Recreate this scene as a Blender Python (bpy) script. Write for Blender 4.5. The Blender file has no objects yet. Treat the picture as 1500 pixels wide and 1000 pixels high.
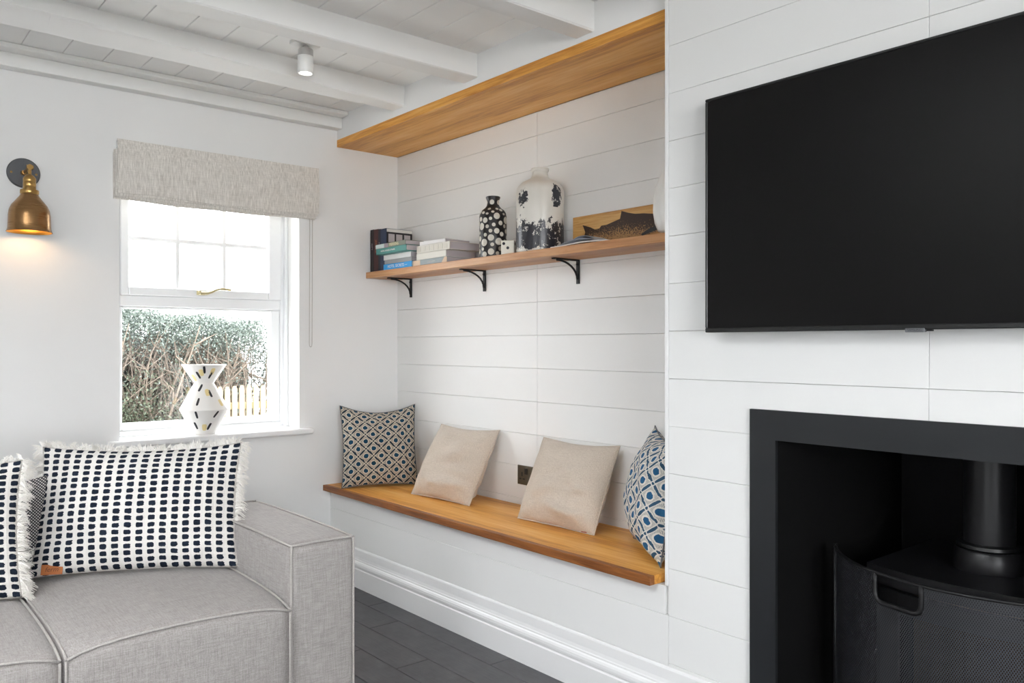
import bpy, bmesh, math, random
from mathutils import Vector, Matrix
PI = math.pi
SC = bpy.context.scene
COL = SC.collection

# ------------------------------------------------------------------ camera, sky, lights, exposure
cam_d = bpy.data.cameras.new('camera'); cam = bpy.data.objects.new('camera', cam_d); COL.objects.link(cam)
cam_d.sensor_width = 36.0; cam_d.lens = 36.0 * 1200 / 1500
cam_d.shift_y = 5.0 / 1500                       # horizon at row 505 of 1000
cam_d.clip_start = 0.02
yaw = math.atan(1005 / 1200.0)
cam.location = (3.91, 0.0, 1.2)
cam.rotation_euler = (PI / 2, 0, PI / 2 - yaw)
SC.camera = cam

SC.view_settings.view_transform = 'Standard'; SC.view_settings.look = 'None'
SC.view_settings.gamma = 1.0; SC.view_settings.use_curve_mapping = False
SC.view_settings.exposure = 0.88
SC.cycles.use_denoising = True
SC.cycles.max_bounces = 10; SC.cycles.diffuse_bounces = 6; SC.cycles.transparent_max_bounces = 12
SC.cycles.sample_clamp_indirect = 6.0
SC.cycles.caustics_reflective = False; SC.cycles.caustics_refractive = False

w = bpy.data.worlds.new('overcast_sky'); SC.world = w; w.use_nodes = True
w.node_tree.nodes['Background'].inputs[0].default_value = (0.945, 0.972, 1.0, 1)
w.node_tree.nodes['Background'].inputs[1].default_value = 6.2

def area(name, loc, rot, sx, sy, power, col=(1, 1, 1)):
    d = bpy.data.lights.new(name, 'AREA'); d.shape = 'RECTANGLE'; d.size = sx; d.size_y = sy
    d.energy = power; d.color = col
    o = bpy.data.objects.new(name, d); COL.objects.link(o); o.location = loc; o.rotation_euler = rot
    return o
# added fill lamps at the unseen doors, side window and roof window
area('added_fill_doors', (4.3, -3.38, 1.05), (PI / 2, 0, 0), 1.0, 1.9, 2, (0.965, 0.982, 1.0))
area('added_fill_right', (6.38, -0.5, 1.45), (PI / 2, 0, PI / 2), 2.0, 1.4, 36, (0.965, 0.982, 1.0))
area('added_fill_roof', (2.6, -0.9, 2.47), (0, 0, 0), 1.36, 1.36, 10, (0.965, 0.982, 1.0))

# ------------------------------------------------------------------ mesh helpers
class MB:
    def __init__(s): s.v = []; s.f = []; s.uv = None; s.smooth = False; s.mi = []
    def add(s, vs, fs):
        n = len(s.v); s.v += [tuple(p) for p in vs]; s.f += [tuple(i + n for i in f) for f in fs]; return s
    def box(s, x0, x1, y0, y1, z0, z1, bev=0.0, seg=2):
        if bev <= 0:
            return s.add([(x0,y0,z0),(x1,y0,z0),(x1,y1,z0),(x0,y1,z0),(x0,y0,z1),(x1,y0,z1),(x1,y1,z1),(x0,y1,z1)],
                         [(0,3,2,1),(4,5,6,7),(0,1,5,4),(1,2,6,5),(2,3,7,6),(3,0,4,7)])
        bm = bmesh.new(); bmesh.ops.create_cube(bm, size=1.0)
        for v in bm.verts:
            v.co = Vector(((x0+x1)/2 + v.co.x*(x1-x0), (y0+y1)/2 + v.co.y*(y1-y0), (z0+z1)/2 + v.co.z*(z1-z0)))
        bmesh.ops.bevel(bm, geom=list(bm.edges), offset=bev, segments=seg, affect='EDGES', profile=0.5)
        s.addbm(bm); return s
    def addbm(s, bm):
        bm.verts.index_update()
        s.add([v.co[:] for v in bm.verts], [tuple(v.index for v in f.verts) for f in bm.faces]); bm.free()
    def lathe(s, prof, cx=0, cy=0, z0=0, n=32, a0=0, a1=2*PI, capb=True, capt=True):
        full = abs(a1 - a0 - 2*PI) < 1e-6; m = n if full else n + 1
        base = len(s.v)
        for r, z in prof:
            for k in range(m):
                a = a0 + (a1 - a0) * k / n
                s.v.append((cx + r*math.cos(a), cy + r*math.sin(a), z0 + z))
        for i in range(len(prof) - 1):
            for k in range(n):
                k2 = (k + 1) % m
                s.f.append((base+i*m+k, base+i*m+k2, base+(i+1)*m+k2, base+(i+1)*m+k))
        if full and capb and prof[0][0] > 1e-5: s.f.append(tuple(base + k for k in range(m))[::-1])
        if full and capt and prof[-1][0] > 1e-5: s.f.append(tuple(base + (len(prof)-1)*m + k for k in range(m)))
        return s
    def tube(s, pts, r, n=6, cap=True, closed=False):
        pts = [Vector(p) for p in pts]; N = len(pts); base = len(s.v)
        rr = r if hasattr(r, '__len__') else [r] * N
        up = None
        for i in range(N):
            if closed: t = pts[(i+1) % N] - pts[i-1]
            else: t = pts[min(i+1, N-1)] - pts[max(i-1, 0)]
            t.normalize()
            if up is None:
                up = Vector((0,0,1)) if abs(t.z) < 0.9 else Vector((1,0,0))
            side = t.cross(up)
            if side.length < 1e-5: side = t.cross(Vector((0.3,1,0.2)))
            side.normalize(); up = side.cross(t).normalized()
            for k in range(n):
                a = 2*PI*k/n; q = pts[i] + (side*math.cos(a) + up*math.sin(a)) * rr[i]; s.v.append(q[:])
        L = N if closed else N - 1
        for i in range(L):
            j = (i + 1) % N
            for k in range(n):
                k2 = (k+1) % n
                s.f.append((base+i*n+k, base+i*n+k2, base+j*n+k2, base+j*n+k))
        if cap and not closed:
            s.f.append(tuple(base + k for k in range(n))[::-1]); s.f.append(tuple(base+(N-1)*n+k for k in range(n)))
        return s
    def prism(s, poly, lo, hi, axis='x'):
        n = len(poly); b = len(s.v)
        def P(a, c, h): return {'x': (h, a, c), 'y': (a, h, c), 'z': (a, c, h)}[axis]
        for h in (lo, hi):
            for a, c in poly: s.v.append(P(a, c, h))
        s.f.append(tuple(b + i for i in range(n))); s.f.append(tuple(b + n + i for i in range(n))[::-1])
        for i in range(n):
            j = (i+1) % n; s.f.append((b+i, b+n+i, b+n+j, b+j))
        return s
    def xform(s, M):
        s.v = [tuple(M @ Vector(p)) for p in s.v]; return s

def mesh(name, mb, mat):
    me = bpy.data.meshes.new(name); me.from_pydata(mb.v, [], mb.f)
    bm = bmesh.new(); bm.from_mesh(me); bmesh.ops.recalc_face_normals(bm, faces=bm.faces); bm.to_mesh(me); bm.free()
    if mb.uv:
        ul = me.uv_layers.new(name='UVMap')
        for l in me.loops: ul.data[l.index].uv = mb.uv[l.vertex_index]
    if mat: me.materials.append(mat)
    if mb.smooth:
        me.polygons.foreach_set('use_smooth', [True]*len(me.polygons))
        if mb.smooth != 'all': 
            try: me.set_sharp_from_angle(angle=math.radians(mb.smooth if mb.smooth is not True else 40))
            except Exception: pass
    me.update(); return me

def wloc(o):
    p = Vector(o.location)
    while o.parent: o = o.parent; p += Vector(o.location)
    return p
def obj(name, mb, mat, parent=None, local=False, loc=None, smooth=None):
    """one mesh object; vertices in world space unless local; parents are unrotated unless local"""
    if smooth is not None: mb.smooth = smooth
    if not local:
        if parent is not None:
            off = wloc(parent)
            if loc is not None: off = off + Vector(loc)
        else: off = Vector(loc) if loc is not None else Vector((0,0,0))
        if off.length > 0: mb.v = [(x-off.x, y-off.y, z-off.z) for x, y, z in mb.v]
    o = bpy.data.objects.new(name, mesh(name, mb, mat)); COL.objects.link(o)
    if parent is not None: o.parent = parent
    if loc is not None: o.location = loc
    return o
def inst(name, me, parent=None, loc=(0,0,0)):
    o = bpy.data.objects.new(name, me); COL.objects.link(o); o.location = loc
    if parent is not None: o.parent = parent
    return o
def tag(o, label, cat, group=None):
    o['label'] = label; o['category'] = cat
    if group: o['group'] = group
    return o
def thing(name, loc, label, cat, group=None):
    o = bpy.data.objects.new(name, None); COL.objects.link(o); o.location = loc; o.empty_display_size = 0.1
    return tag(o, label, cat, group)
def struct(o, label=None):
    o['kind'] = 'structure'
    if label: o['label'] = label
    return o
def text_mb(txt, size, M, depth=0.0004, italic=0.0, ax='CENTER'):
    cu = bpy.data.curves.new('t', 'FONT'); cu.body = txt; cu.size = size; cu.extrude = depth
    cu.align_x = ax; cu.align_y = 'CENTER'; cu.shear = italic; cu.resolution_u = 3
    o = bpy.data.objects.new('t', cu); COL.objects.link(o)
    dg = bpy.context.evaluated_depsgraph_get(); me = bpy.data.meshes.new_from_object(o.evaluated_get(dg))
    mb = MB(); mb.add([v.co[:] for v in me.vertices], [tuple(p.vertices) for p in me.polygons])
    bpy.data.objects.remove(o); bpy.data.curves.remove(cu); bpy.data.meshes.remove(me)
    return mb.xform(M)
def basis(o, x, y, z):
    return Matrix(((x[0],y[0],z[0],o[0]),(x[1],y[1],z[1],o[1]),(x[2],y[2],z[2],o[2]),(0,0,0,1)))

# ------------------------------------------------------------------ material helpers
def srgb(h):
    h = h.lstrip('#'); c = [int(h[i:i+2], 16)/255 for i in (0,2,4)]
    return tuple((x/12.92 if x <= 0.04045 else ((x+0.055)/1.055)**2.4) for x in c) + (1,)
class X:
    def __init__(s, nb, so): s.nb = nb; s.s = so
    def _m(s, op, o=None, o2=None):
        n = s.nb.nt.nodes.new('ShaderNodeMath'); n.operation = op
        for i, q in enumerate((s, o, o2)):
            if q is None: continue
            if isinstance(q, X): s.nb.nt.links.new(q.s, n.inputs[i])
            else: n.inputs[i].default_value = q
        return X(s.nb, n.outputs[0])
    def __add__(s, o): return s._m('ADD', o)
    __radd__ = __add__
    def __sub__(s, o): return s._m('SUBTRACT', o)
    def __rsub__(s, o): return (s * -1.0) + o
    def __mul__(s, o): return s._m('MULTIPLY', o)
    __rmul__ = __mul__
    def __truediv__(s, o): return s._m('DIVIDE', o)
    def lt(s, o): return s._m('LESS_THAN', o)
    def gt(s, o): return s._m('GREATER_THAN', o)
    def fr(s): return s._m('FRACT')
    def abs(s): return s._m('ABSOLUTE')
    def sq(s): return s._m('MULTIPLY', s)
    def sqrt(s): return s._m('SQRT')
    def sin(s): return s._m('SINE')
    def mx(s, o): return s._m('MAXIMUM', o)
    def mn(s, o): return s._m('MINIMUM', o)
    def atan2(s, o): return s._m('ARCTAN2', o)
    def step(s, a, b):
        n = s.nb.nt.nodes.new('ShaderNodeMapRange'); n.interpolation_type = 'SMOOTHSTEP'
        s.nb.nt.links.new(s.s, n.inputs[0]); n.inputs[1].default_value = a; n.inputs[2].default_value = b
        return X(s.nb, n.outputs[0])
class NB:
    def __init__(s, name, col=(0.8,0.8,0.8,1), rough=0.5, metal=0.0, spec=0.5):
        s.m = bpy.data.materials.new(name); s.m.use_nodes = True; s.nt = s.m.node_tree
        s.p = s.nt.nodes['Principled BSDF']
        s.p.inputs['Base Color'].default_value = col; s.p.inputs['Roughness'].default_value = rough
        s.p.inputs['Metallic'].default_value = metal; s.p.inputs['Specular IOR Level'].default_value = spec
        s.tc = s.nt.nodes.new('ShaderNodeTexCoord')
    def xyz(s, out='Object'):
        n = s.nt.nodes.new('ShaderNodeSeparateXYZ'); s.nt.links.new(s.tc.outputs[out], n.inputs[0])
        return [X(s, n.outputs[i]) for i in range(3)]
    def vec(s, sc=(1,1,1), out='Object', loc=(0,0,0), rot=(0,0,0)):
        n = s.nt.nodes.new('ShaderNodeMapping'); s.nt.links.new(s.tc.outputs[out], n.inputs[0])
        n.inputs['Scale'].default_value = sc; n.inputs['Location'].default_value = loc; n.inputs['Rotation'].default_value = rot
        return n.outputs[0]
    def comb(s, a, b, c=0.0):
        n = s.nt.nodes.new('ShaderNodeCombineXYZ')
        for i, q in enumerate((a, b, c)):
            if isinstance(q, X): s.nt.links.new(q.s, n.inputs[i])
            else: n.inputs[i].default_value = q
        return n.outputs[0]
    def noise(s, vec, scale=5.0, detail=3.0, rough=0.5, dist=0.0):
        n = s.nt.nodes.new('ShaderNodeTexNoise'); s.nt.links.new(vec, n.inputs['Vector'])
        n.inputs['Scale'].default_value = scale; n.inputs['Detail'].default_value = detail
        n.inputs['Roughness'].default_value = rough; n.inputs['Distortion'].default_value = dist
        return X(s, n.outputs[0])
    def voro(s, vec, scale):
        n = s.nt.nodes.new('ShaderNodeTexVoronoi'); s.nt.links.new(vec, n.inputs['Vector']); n.inputs['Scale'].default_value = scale
        return X(s, n.outputs['Distance'])
    def mix(s, fac, a, b):
        n = s.nt.nodes.new('ShaderNodeMix'); n.data_type = 'RGBA'
        if isinstance(fac, X): s.nt.links.new(fac.s, n.inputs[0])
        else: n.inputs[0].default_value = fac
        for q, i in ((a, 6), (b, 7)):
            if isinstance(q, tuple): n.inputs[i].default_value = q
            else: s.nt.links.new(q, n.inputs[i])
        return n.outputs[2]
    def ramp(s, fac, stops):
        n = s.nt.nodes.new('ShaderNodeValToRGB'); s.nt.links.new(fac.s, n.inputs[0]); e = n.color_ramp.elements
        while len(e) < len(stops): e.new(0.5)
        for q, (p, c) in zip(e, stops): q.position = p; q.color = c
        return n.outputs[0]
    def col(s, so): s.nt.links.new(so, s.p.inputs['Base Color']); return s
    def rough(s, x): s.nt.links.new(x.s, s.p.inputs['Roughness']); return s
    def bump(s, h, strength=0.3, dist=0.002):
        n = s.nt.nodes.new('ShaderNodeBump'); n.inputs['Strength'].default_value = strength; n.inputs['Distance'].default_value = dist
        s.nt.links.new(h.s, n.inputs['Height']); s.nt.links.new(n.outputs[0], s.p.inputs['Normal']); return s

M = {}
def simple(name, col, rough=0.5, metal=0.0, spec=0.5, bump=None):
    b = NB(name, col, rough, metal, spec)
    if bump: b.bump(b.noise(b.vec(), bump[0], 4), bump[1], bump[2])
    M[name] = b.m; return b.m
def paint(name, c, rough, amt=0.03):
    b = NB(name, c, rough, spec=0.35)
    n = b.noise(b.vec(), 3.0, 4)
    b.col(b.mix(n, tuple(x*(1-amt) for x in c[:3])+(1,), tuple(min(1, x*(1+amt)) for x in c[:3])+(1,)))
    b.bump(b.noise(b.vec(), 90, 3), 0.08, 0.001); M[name] = b.m
paint('wall_paint', (0.80, 0.80, 0.795, 1), 0.85)
paint('board_paint', (0.80, 0.80, 0.79, 1), 0.5, 0.012)
paint('ceiling_paint', (0.87, 0.87, 0.86, 1), 0.7)
paint('beam_paint', (0.82, 0.82, 0.81, 1), 0.6)
paint('trim_paint', (0.82, 0.82, 0.82, 1), 0.4, 0.01)
simple('window_paint', (0.86, 0.87, 0.88, 1), 0.35)
simple('joint', (0.66, 0.66, 0.65, 1), 0.9)
def oak(name, c0, c1, c2, sc=1.0):
    b = NB(name, c1, 0.42, spec=0.4)
    warp = b.noise(b.vec((0.6*sc, 3*sc, 3*sc)), 2.0, 3)
    x, y, z = b.xyz()
    g = b.noise(b.vec((1.2*sc, 22*sc, 22*sc)), 3.0, 6, 0.6, 0.6)
    ring = ((y*34.0*sc + z*20.0*sc + warp*7.0).sin() * 0.5 + 0.5)
    fine = b.noise(b.vec((4*sc, 160*sc, 160*sc)), 2.0, 2)
    f = g*0.62 + ring*0.18 + fine*0.2
    b.col(b.ramp(f, [(0.28, c0), (0.5, c1), (0.72, c2)]))
    b.bump(fine, 0.12, 0.0008); M[name] = b.m
oak('oak', srgb('#b47028'), srgb('#e2a34c'), srgb('#efbf76'))
oak('oak_shelf', srgb('#925a34'), srgb('#b98456'), srgb('#cb9c70'))
oak('oak_edge', srgb('#6e3f1e'), srgb('#935b2e'), srgb('#ab7340'), 1.6)
oak('oak_plaque', srgb('#9a6a35'), srgb('#bf8f50'), srgb('#d6ad70'), 2.2)
def slate():
    b = NB('slate_tile', srgb('#4a4a4d'), 0.5)
    n = b.noise(b.vec((1, 1, 1)), 6, 6, 0.65); st = b.noise(b.vec((3, 60, 60)), 3, 4)
    b.col(b.ramp(n*0.7 + st*0.3, [(0.3, srgb('#3b3b3d')), (0.55, srgb('#515154')), (0.75, srgb('#656568'))]))
    b.bump(n*0.5 + b.noise(b.vec(), 160, 3)*0.5, 0.25, 0.002); M['slate_tile'] = b.m
slate()
simple('grout', srgb('#2c2c2e'), 0.9)
def linen(name, c, c2, sx=900, sz=900, bs=0.35, out='Object', hv=0.333):
    b = NB(name, c, 0.95, spec=0.15)
    nx = b.noise(b.vec((22, sx, sz), out), 1.0, 2); ny = b.noise(b.vec((sx, 22, sz), out), 1.0, 2); nz = b.noise(b.vec((sx, sx, 22), out), 1.0, 2)
    f = nx*hv + ny*hv + nz*(1.0-2*hv)
    b.col(b.ramp(f, [(0.38, c2), (0.62, c)])); b.bump(f, bs, 0.0012)
    b.p.inputs['Sheen Weight'].default_value = 0.15; M[name] = b.m
linen('sofa_fabric', srgb('#b0aba8'), srgb('#8e8986'), 420, 420)
linen('sofa_piping', srgb('#bdb8b4'), srgb('#a19c98'), 420, 420)
linen('cushion_linen', srgb('#cdc1b3'), srgb('#b3a698'), 500, 500)
linen('blind_linen', srgb('#e9e5df'), srgb('#c3beb7'), 330, 330, 0.2, 'Object', 0.2)
simple('white_yarn', srgb('#f4f1ec'), 0.95, spec=0.1)
def dots():
    b = NB('dotted_weave', srgb('#dcdad6'), 0.95, spec=0.1)
    u, v, _ = b.xyz('UV')
    nz = b.noise(b.vec((60, 60, 1), 'UV'), 1.5, 2)
    nz2 = b.noise(b.vec((9, 9, 1), 'UV'), 2.0, 2)
    cu = (u*18.0 + (nz-0.5)*0.10).fr() - 0.5; cv = (v*19.0 + (nz2-0.5)*0.35).fr() - 0.5
    du = cu.abs(); dv = cv.abs()
    r = ((du/0.31).sq().sq() + (dv/0.36).sq().sq() + (nz-0.5)*1.3)
    dot = 1.0 - r.step(0.75, 1.05)
    rib = (v*19.0*PI*2.0*3.0).sin()*0.5 + 0.5
    seam = (du - 0.5).abs().step(0.0, 0.1)
    bcol = b.mix(b.noise(b.vec((300, 300, 1), 'UV'), 1.0, 2), srgb('#cfcbc6'), srgb('#ebe8e4'))
    dcol = b.mix(b.noise(b.vec((400, 90, 1), 'UV'), 1.0, 2), srgb('#10141c'), srgb('#2a3444'))
    b.col(b.mix(dot, bcol, dcol))
    b.bump(dot*0.6 + seam*0.5 + rib*0.25, 0.6, 0.002); M['dotted_weave'] = b.m
dots()
def tweed():
    b = NB('dark_tweed', srgb('#4a4a4c'), 0.95, spec=0.1)
    u, v, _ = b.xyz('UV')
    p = (u*44.0 + v*32.0).fr() - 0.5; q = (u*44.0 - v*32.0).fr() - 0.5
    k = (p.abs().mx(q.abs())).step(0.22, 0.38)
    b.col(b.mix(k, srgb('#c4c2c0'), srgb('#26262a'))); b.bump(k, 0.5, 0.001); M['dark_tweed'] = b.m
tweed()
def lattice(name, base, base2, ring, dotc, dash, nu, nv):
    b = NB(name, base, 0.9, spec=0.15)
    u, v, _ = b.xyz('UV')
    wob = b.noise(b.vec((14, 14, 1), 'UV'), 2.0, 2) - 0.5
    U = u*nu + wob*0.10; V = v*nv + wob*0.10
    p = U + V; q = U - V
    pf = (p.fr() - 0.5); qf = (q.fr() - 0.5)              # 0 at the cell centre
    cx = (pf + qf)*0.5; cy = (pf - qf)*0.5
    r = (cx.sq() + cy.sq()).sqrt()
    ed = wob*0.04
    dot = (r + ed).lt(0.150)
    rg = (r + ed).lt(0.215)
    ep = 0.5 - pf.abs(); eq = 0.5 - qf.abs()              # distance to the lattice lines
    w1 = 0.085 - (qf*1.9).sq()*0.075; w2 = 0.085 - (pf*1.9).sq()*0.075
    d1 = (ep + ed).lt(w1)*(qf.abs().lt(0.36)); d2 = (eq + ed).lt(w2)*(pf.abs().lt(0.36))
    node = (ep.sq() + eq.sq()).sqrt().lt(0.085)
    dk = d1.mx(d2).mx(node)
    halo = (ep + ed).lt(0.13).mx((eq + ed).lt(0.13))
    hatch = ((U + V*0.3)*26.0).fr().lt(0.5)
    c = b.mix(hatch*0.8, base, base2)
    c = b.mix(halo*0.85, c, ring)
    c = b.mix(rg, c, ring); c = b.mix(dot, c, dotc); c = b.mix(dk, c, dash)
    fz = b.noise(b.vec((220, 220, 1), 'UV'), 1.0, 2)
    c = b.mix((fz - 0.35)*0.35, c, (0.02, 0.03, 0.04, 1))
    b.col(c); b.bump(fz, 0.3, 0.001); M[name] = b.m
lattice('lattice_print', srgb('#a89e90'), srgb('#85817c'), srgb('#c9bfae'), srgb('#1a4058'), srgb('#26323d'), 5.0, 5.6)
lattice('lattice_print_pale', srgb('#d8d2c6'), srgb('#7d8790'), srgb('#dcd8d0'), srgb('#2b5c82'), srgb('#34536b'), 4.6, 5.0)
simple('brass', srgb('#b08d57'), 0.28, 1.0)
def brushed(name, c, rough):
    b = NB(name, c, rough, 1.0)
    n = b.noise(b.vec((2, 2, 140)), 4, 3); b.rough(n*0.12 + (rough-0.06)); M[name] = b.m
brushed('aged_brass', srgb('#a07c55'), 0.26)
simple('brass_pale', srgb('#d6cba4'), 0.35, 0.85)
simple('gold_inside', srgb('#d9a14a'), 0.35, 1.0)
simple('graphite', srgb('#58595c'), 0.5, 0.6)
simple('black_iron', srgb('#1c1c1e'), 0.5, 0.4, bump=(120, 0.2, 0.001))
simple('black_steel', srgb('#232528'), 0.42, 0.2, bump=(200, 0.05, 0.0005))
simple('recess_black', srgb('#080808'), 0.7, spec=0.25)
simple('stove_black', srgb('#222224'), 0.36, 0.35, bump=(60, 0.12, 0.001))
simple('tv_frame', srgb('#141516'), 0.35)
simple('tv_screen', srgb('#0d0c0c'), 0.36, spec=0.16)
simple('tv_tab', srgb('#6f7074'), 0.4, 0.3)
simple('white_plastic', (0.82, 0.82, 0.81, 1), 0.4)
simple('grey_plastic', (0.55, 0.54, 0.53, 1), 0.45)
simple('bronze_plate', srgb('#6b6558'), 0.35, 0.8)
simple('black_plastic', srgb('#141414'), 0.35)
simple('ceramic_white', srgb('#e6e4e0'), 0.3)
simple('ink_black', srgb('#191a20'), 0.5)
simple('ink_yellow', srgb('#e2cf96'), 0.6)
simple('vase_black', srgb('#221f20'), 0.35)
simple('dot_cream', srgb('#cfcabf'), 0.5)
simple('die_cream', srgb('#e3dfd2'), 0.45)
simple('page_white', srgb('#d9d6d2'), 0.8)
simple('page_grey', srgb('#b4adb0'), 0.85)
simple('seam_grey', srgb('#6f7072'), 0.9)
simple('leather', srgb('#a8622f'), 0.5, bump=(300, 0.2, 0.0006))
simple('leather_ink', srgb('#5d3216'), 0.6)
simple('red_tag', srgb('#8f4a35'), 0.8)
simple('chain_metal', srgb('#a39c92'), 0.4, 0.6)
simple('wood_post', srgb('#8d8062'), 0.8)
simple('gravel', srgb('#d2cfc6'), 0.95, bump=(40, 0.4, 0.02))
simple('curtain_dark', srgb('#6c6a68'), 0.9)
def emit(name, c, s):
    b = NB(name, c, 0.5); b.p.inputs['Emission Color'].default_value = c; b.p.inputs['Emission Strength'].default_value = s; M[name] = b.m
emit('bulb_glow', (1.0, 0.72, 0.36, 1), 6.0)
emit('spot_glow', (1.0, 0.97, 0.92, 1), 2.2)
def glass():
    m = bpy.data.materials.new('window_glass'); m.use_nodes = True; nt = m.node_tree; nt.nodes.clear()
    o = nt.nodes.new('ShaderNodeOutputMaterial'); t = nt.nodes.new('ShaderNodeBsdfTransparent'); g = nt.nodes.new('ShaderNodeBsdfGlossy')
    g.inputs['Roughness'].default_value = 0.02
    lw = nt.nodes.new('ShaderNodeLayerWeight'); pw = nt.nodes.new('ShaderNodeMath'); pw.operation = 'POWER'; pw.inputs[1].default_value = 5.0
    fr = nt.nodes.new('ShaderNodeMath'); fr.operation = 'MULTIPLY_ADD'; fr.inputs[1].default_value = 0.9; fr.inputs[2].default_value = 0.035
    nt.links.new(lw.outputs['Facing'], pw.inputs[0]); nt.links.new(pw.outputs[0], fr.inputs[0]); mx = nt.nodes.new('ShaderNodeMixShader')
    nt.links.new(fr.outputs[0], mx.inputs[0]); nt.links.new(t.outputs[0], mx.inputs[1]); nt.links.new(g.outputs[0], mx.inputs[2]); nt.links.new(mx.outputs[0], o.inputs[0])
    M['window_glass'] = m
glass()
def stove_glass():
    b = NB('stove_glass', srgb('#0a0a0a'), 0.08); b.p.inputs['Alpha'].default_value = 0.45; M['stove_glass'] = b.m
stove_glass()
def steel_mesh():
    b = NB('steel_mesh', srgb('#47484c'), 0.42, 0.5)
    u, v, _ = b.xyz('UV')                                   # metres on the guard
    k = 1.0/0.0058
    a = ((u + v*0.6)*k).fr() - 0.5; c = ((u - v*0.6)*k).fr() - 0.5
    wire = a.abs().gt(0.30).mx(c.abs().gt(0.30))
    b.nt.links.new(wire.s, b.p.inputs['Alpha']); M['steel_mesh'] = b.m
steel_mesh()
def flaked():
    b = NB('flaked_glaze', srgb('#d8d4cb'), 0.32)
    x, y, z = b.xyz(); ang = x.atan2(y*-1.0)               # 0 towards -Y, positive towards +X
    n = b.noise(b.vec((1, 1, 1)), 26.0, 7, 0.68); nf = b.noise(b.vec(), 110.0, 4, 0.6)
    e = (n - 0.5)*1.0 + (nf - 0.5)*0.28
    low = 0.118 - z
    m1 = (low*9.0 + e*1.9).gt(0.0)*((z*60.0 + e*6.0).gt(0.7))
    def blob(a0, z0, ra, rz): return (1.0 - ((ang - a0)/ra).sq() - ((z - z0)/rz).sq() + e*4.2).gt(0.25)
    m2 = blob(1.60, 0.228, 0.30, 0.055); m3 = blob(0.02, 0.222, 0.32, 0.042)
    dk = m1.mx(m2).mx(m3)
    worn = (b.noise(b.vec(), 34.0, 5, 0.7)).gt(0.60); dk = dk*(1.0 - worn)
    stain = b.noise(b.vec((1, 1, 0.4)), 9.0, 4)
    c = b.mix(stain, srgb('#c3beb4'), srgb('#e2dfd8'))
    b.col(b.mix(dk, c, srgb('#24242c'))); M['flaked_glaze'] = b.m
flaked()
def fish():
    b = NB('fish_print', srgb('#3a2212'), 0.6)
    x, y, z = b.xyz()
    n = b.noise(b.vec(), 170.0, 3, 0.6)
    belly = (0.078 - z) * 30.0 - (x - 0.26).abs()*3.0
    f = (belly*0.55 + (n - 0.5)*3.6).step(0.05, 0.55)
    b.col(b.mix(f*0.8, srgb('#351f12'), srgb('#b58a58'))); M['fish_print'] = b.m
fish()
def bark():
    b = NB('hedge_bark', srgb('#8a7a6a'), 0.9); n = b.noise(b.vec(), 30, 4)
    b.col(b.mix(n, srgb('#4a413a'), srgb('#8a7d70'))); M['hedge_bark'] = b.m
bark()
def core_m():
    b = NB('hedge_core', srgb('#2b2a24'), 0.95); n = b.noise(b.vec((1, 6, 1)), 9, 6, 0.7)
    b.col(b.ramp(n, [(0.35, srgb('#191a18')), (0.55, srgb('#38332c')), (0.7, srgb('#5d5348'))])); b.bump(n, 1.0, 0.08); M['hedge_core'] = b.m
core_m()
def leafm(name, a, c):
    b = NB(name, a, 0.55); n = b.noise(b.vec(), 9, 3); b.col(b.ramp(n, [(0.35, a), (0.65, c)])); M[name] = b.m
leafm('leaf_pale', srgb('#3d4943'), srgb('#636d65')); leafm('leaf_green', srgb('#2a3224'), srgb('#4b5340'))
def flat(name, hexc, rough=0.55):
    if name not in M: simple(name, srgb(hexc), rough)
    return M[name]

# ------------------------------------------------------------------ room dimensions (metres)
YA, YF, YH = 2.441, 2.03, 2.07        # alcove wall, chimney and bench face, header face
XC = 2.2386                           # chimney corner
CZ = 2.405                            # ceiling
RX, RY = 6.5, -3.5                    # far sides of the room
JZ = [0.2 + 0.149*k for k in range(15)]   # board joints

# floor with plank tiles
fl = struct(obj('floor', MB().box(-0.02, RX+0.02, RY-0.02, YA+0.35, -0.12, -0.012), M['grout']))
PW, PL = 0.145, 0.9
random.seed(4)
tile = mesh('tile', MB().box(0.0015, PL-0.0015, 0.0015, PW-0.0015, -0.012, 0.0, 0.0012, 1), M['slate_tile'])
row = 0; y = 2.055 - PW
offs = [0.6, 0.862, 1.306 - 0.9, 0.15, 0.7, 0.33]
while y > RY - 0.05:
    x = (offs[row % 6]) - PL * 2
    while x < RX:
        x0, x1 = max(x, 0.0), min(x + PL, RX)
        if x1 - x0 > 0.05:
            if x1 - x0 > PL - 1e-4: inst('tile', tile, fl, (x, y, 0))
            else: obj('tile', MB().box(x0+0.0015, x1-0.0015, y+0.0015, y+PW-0.0015, -0.012, 0.0, 0.0012, 1), M['slate_tile'], fl)
        x += PL
    y -= PW; row += 1

# window wall, with the window opening
W0, W1, WB, WT = 1.0, 1.855, 0.775, 2.02
wl = MB()
T = -0.32
wl.box(T, 0, RY-0.3, W0, -0.1, 2.6); wl.box(T, 0, W1, YA+0.35, -0.1, 2.6)
wl.box(T, 0, W0, W1, -0.1, WB-0.03); wl.box(T, 0, W0, W1, WT, 2.6)
struct(obj('wall_left', wl, M['wall_paint']))

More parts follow.
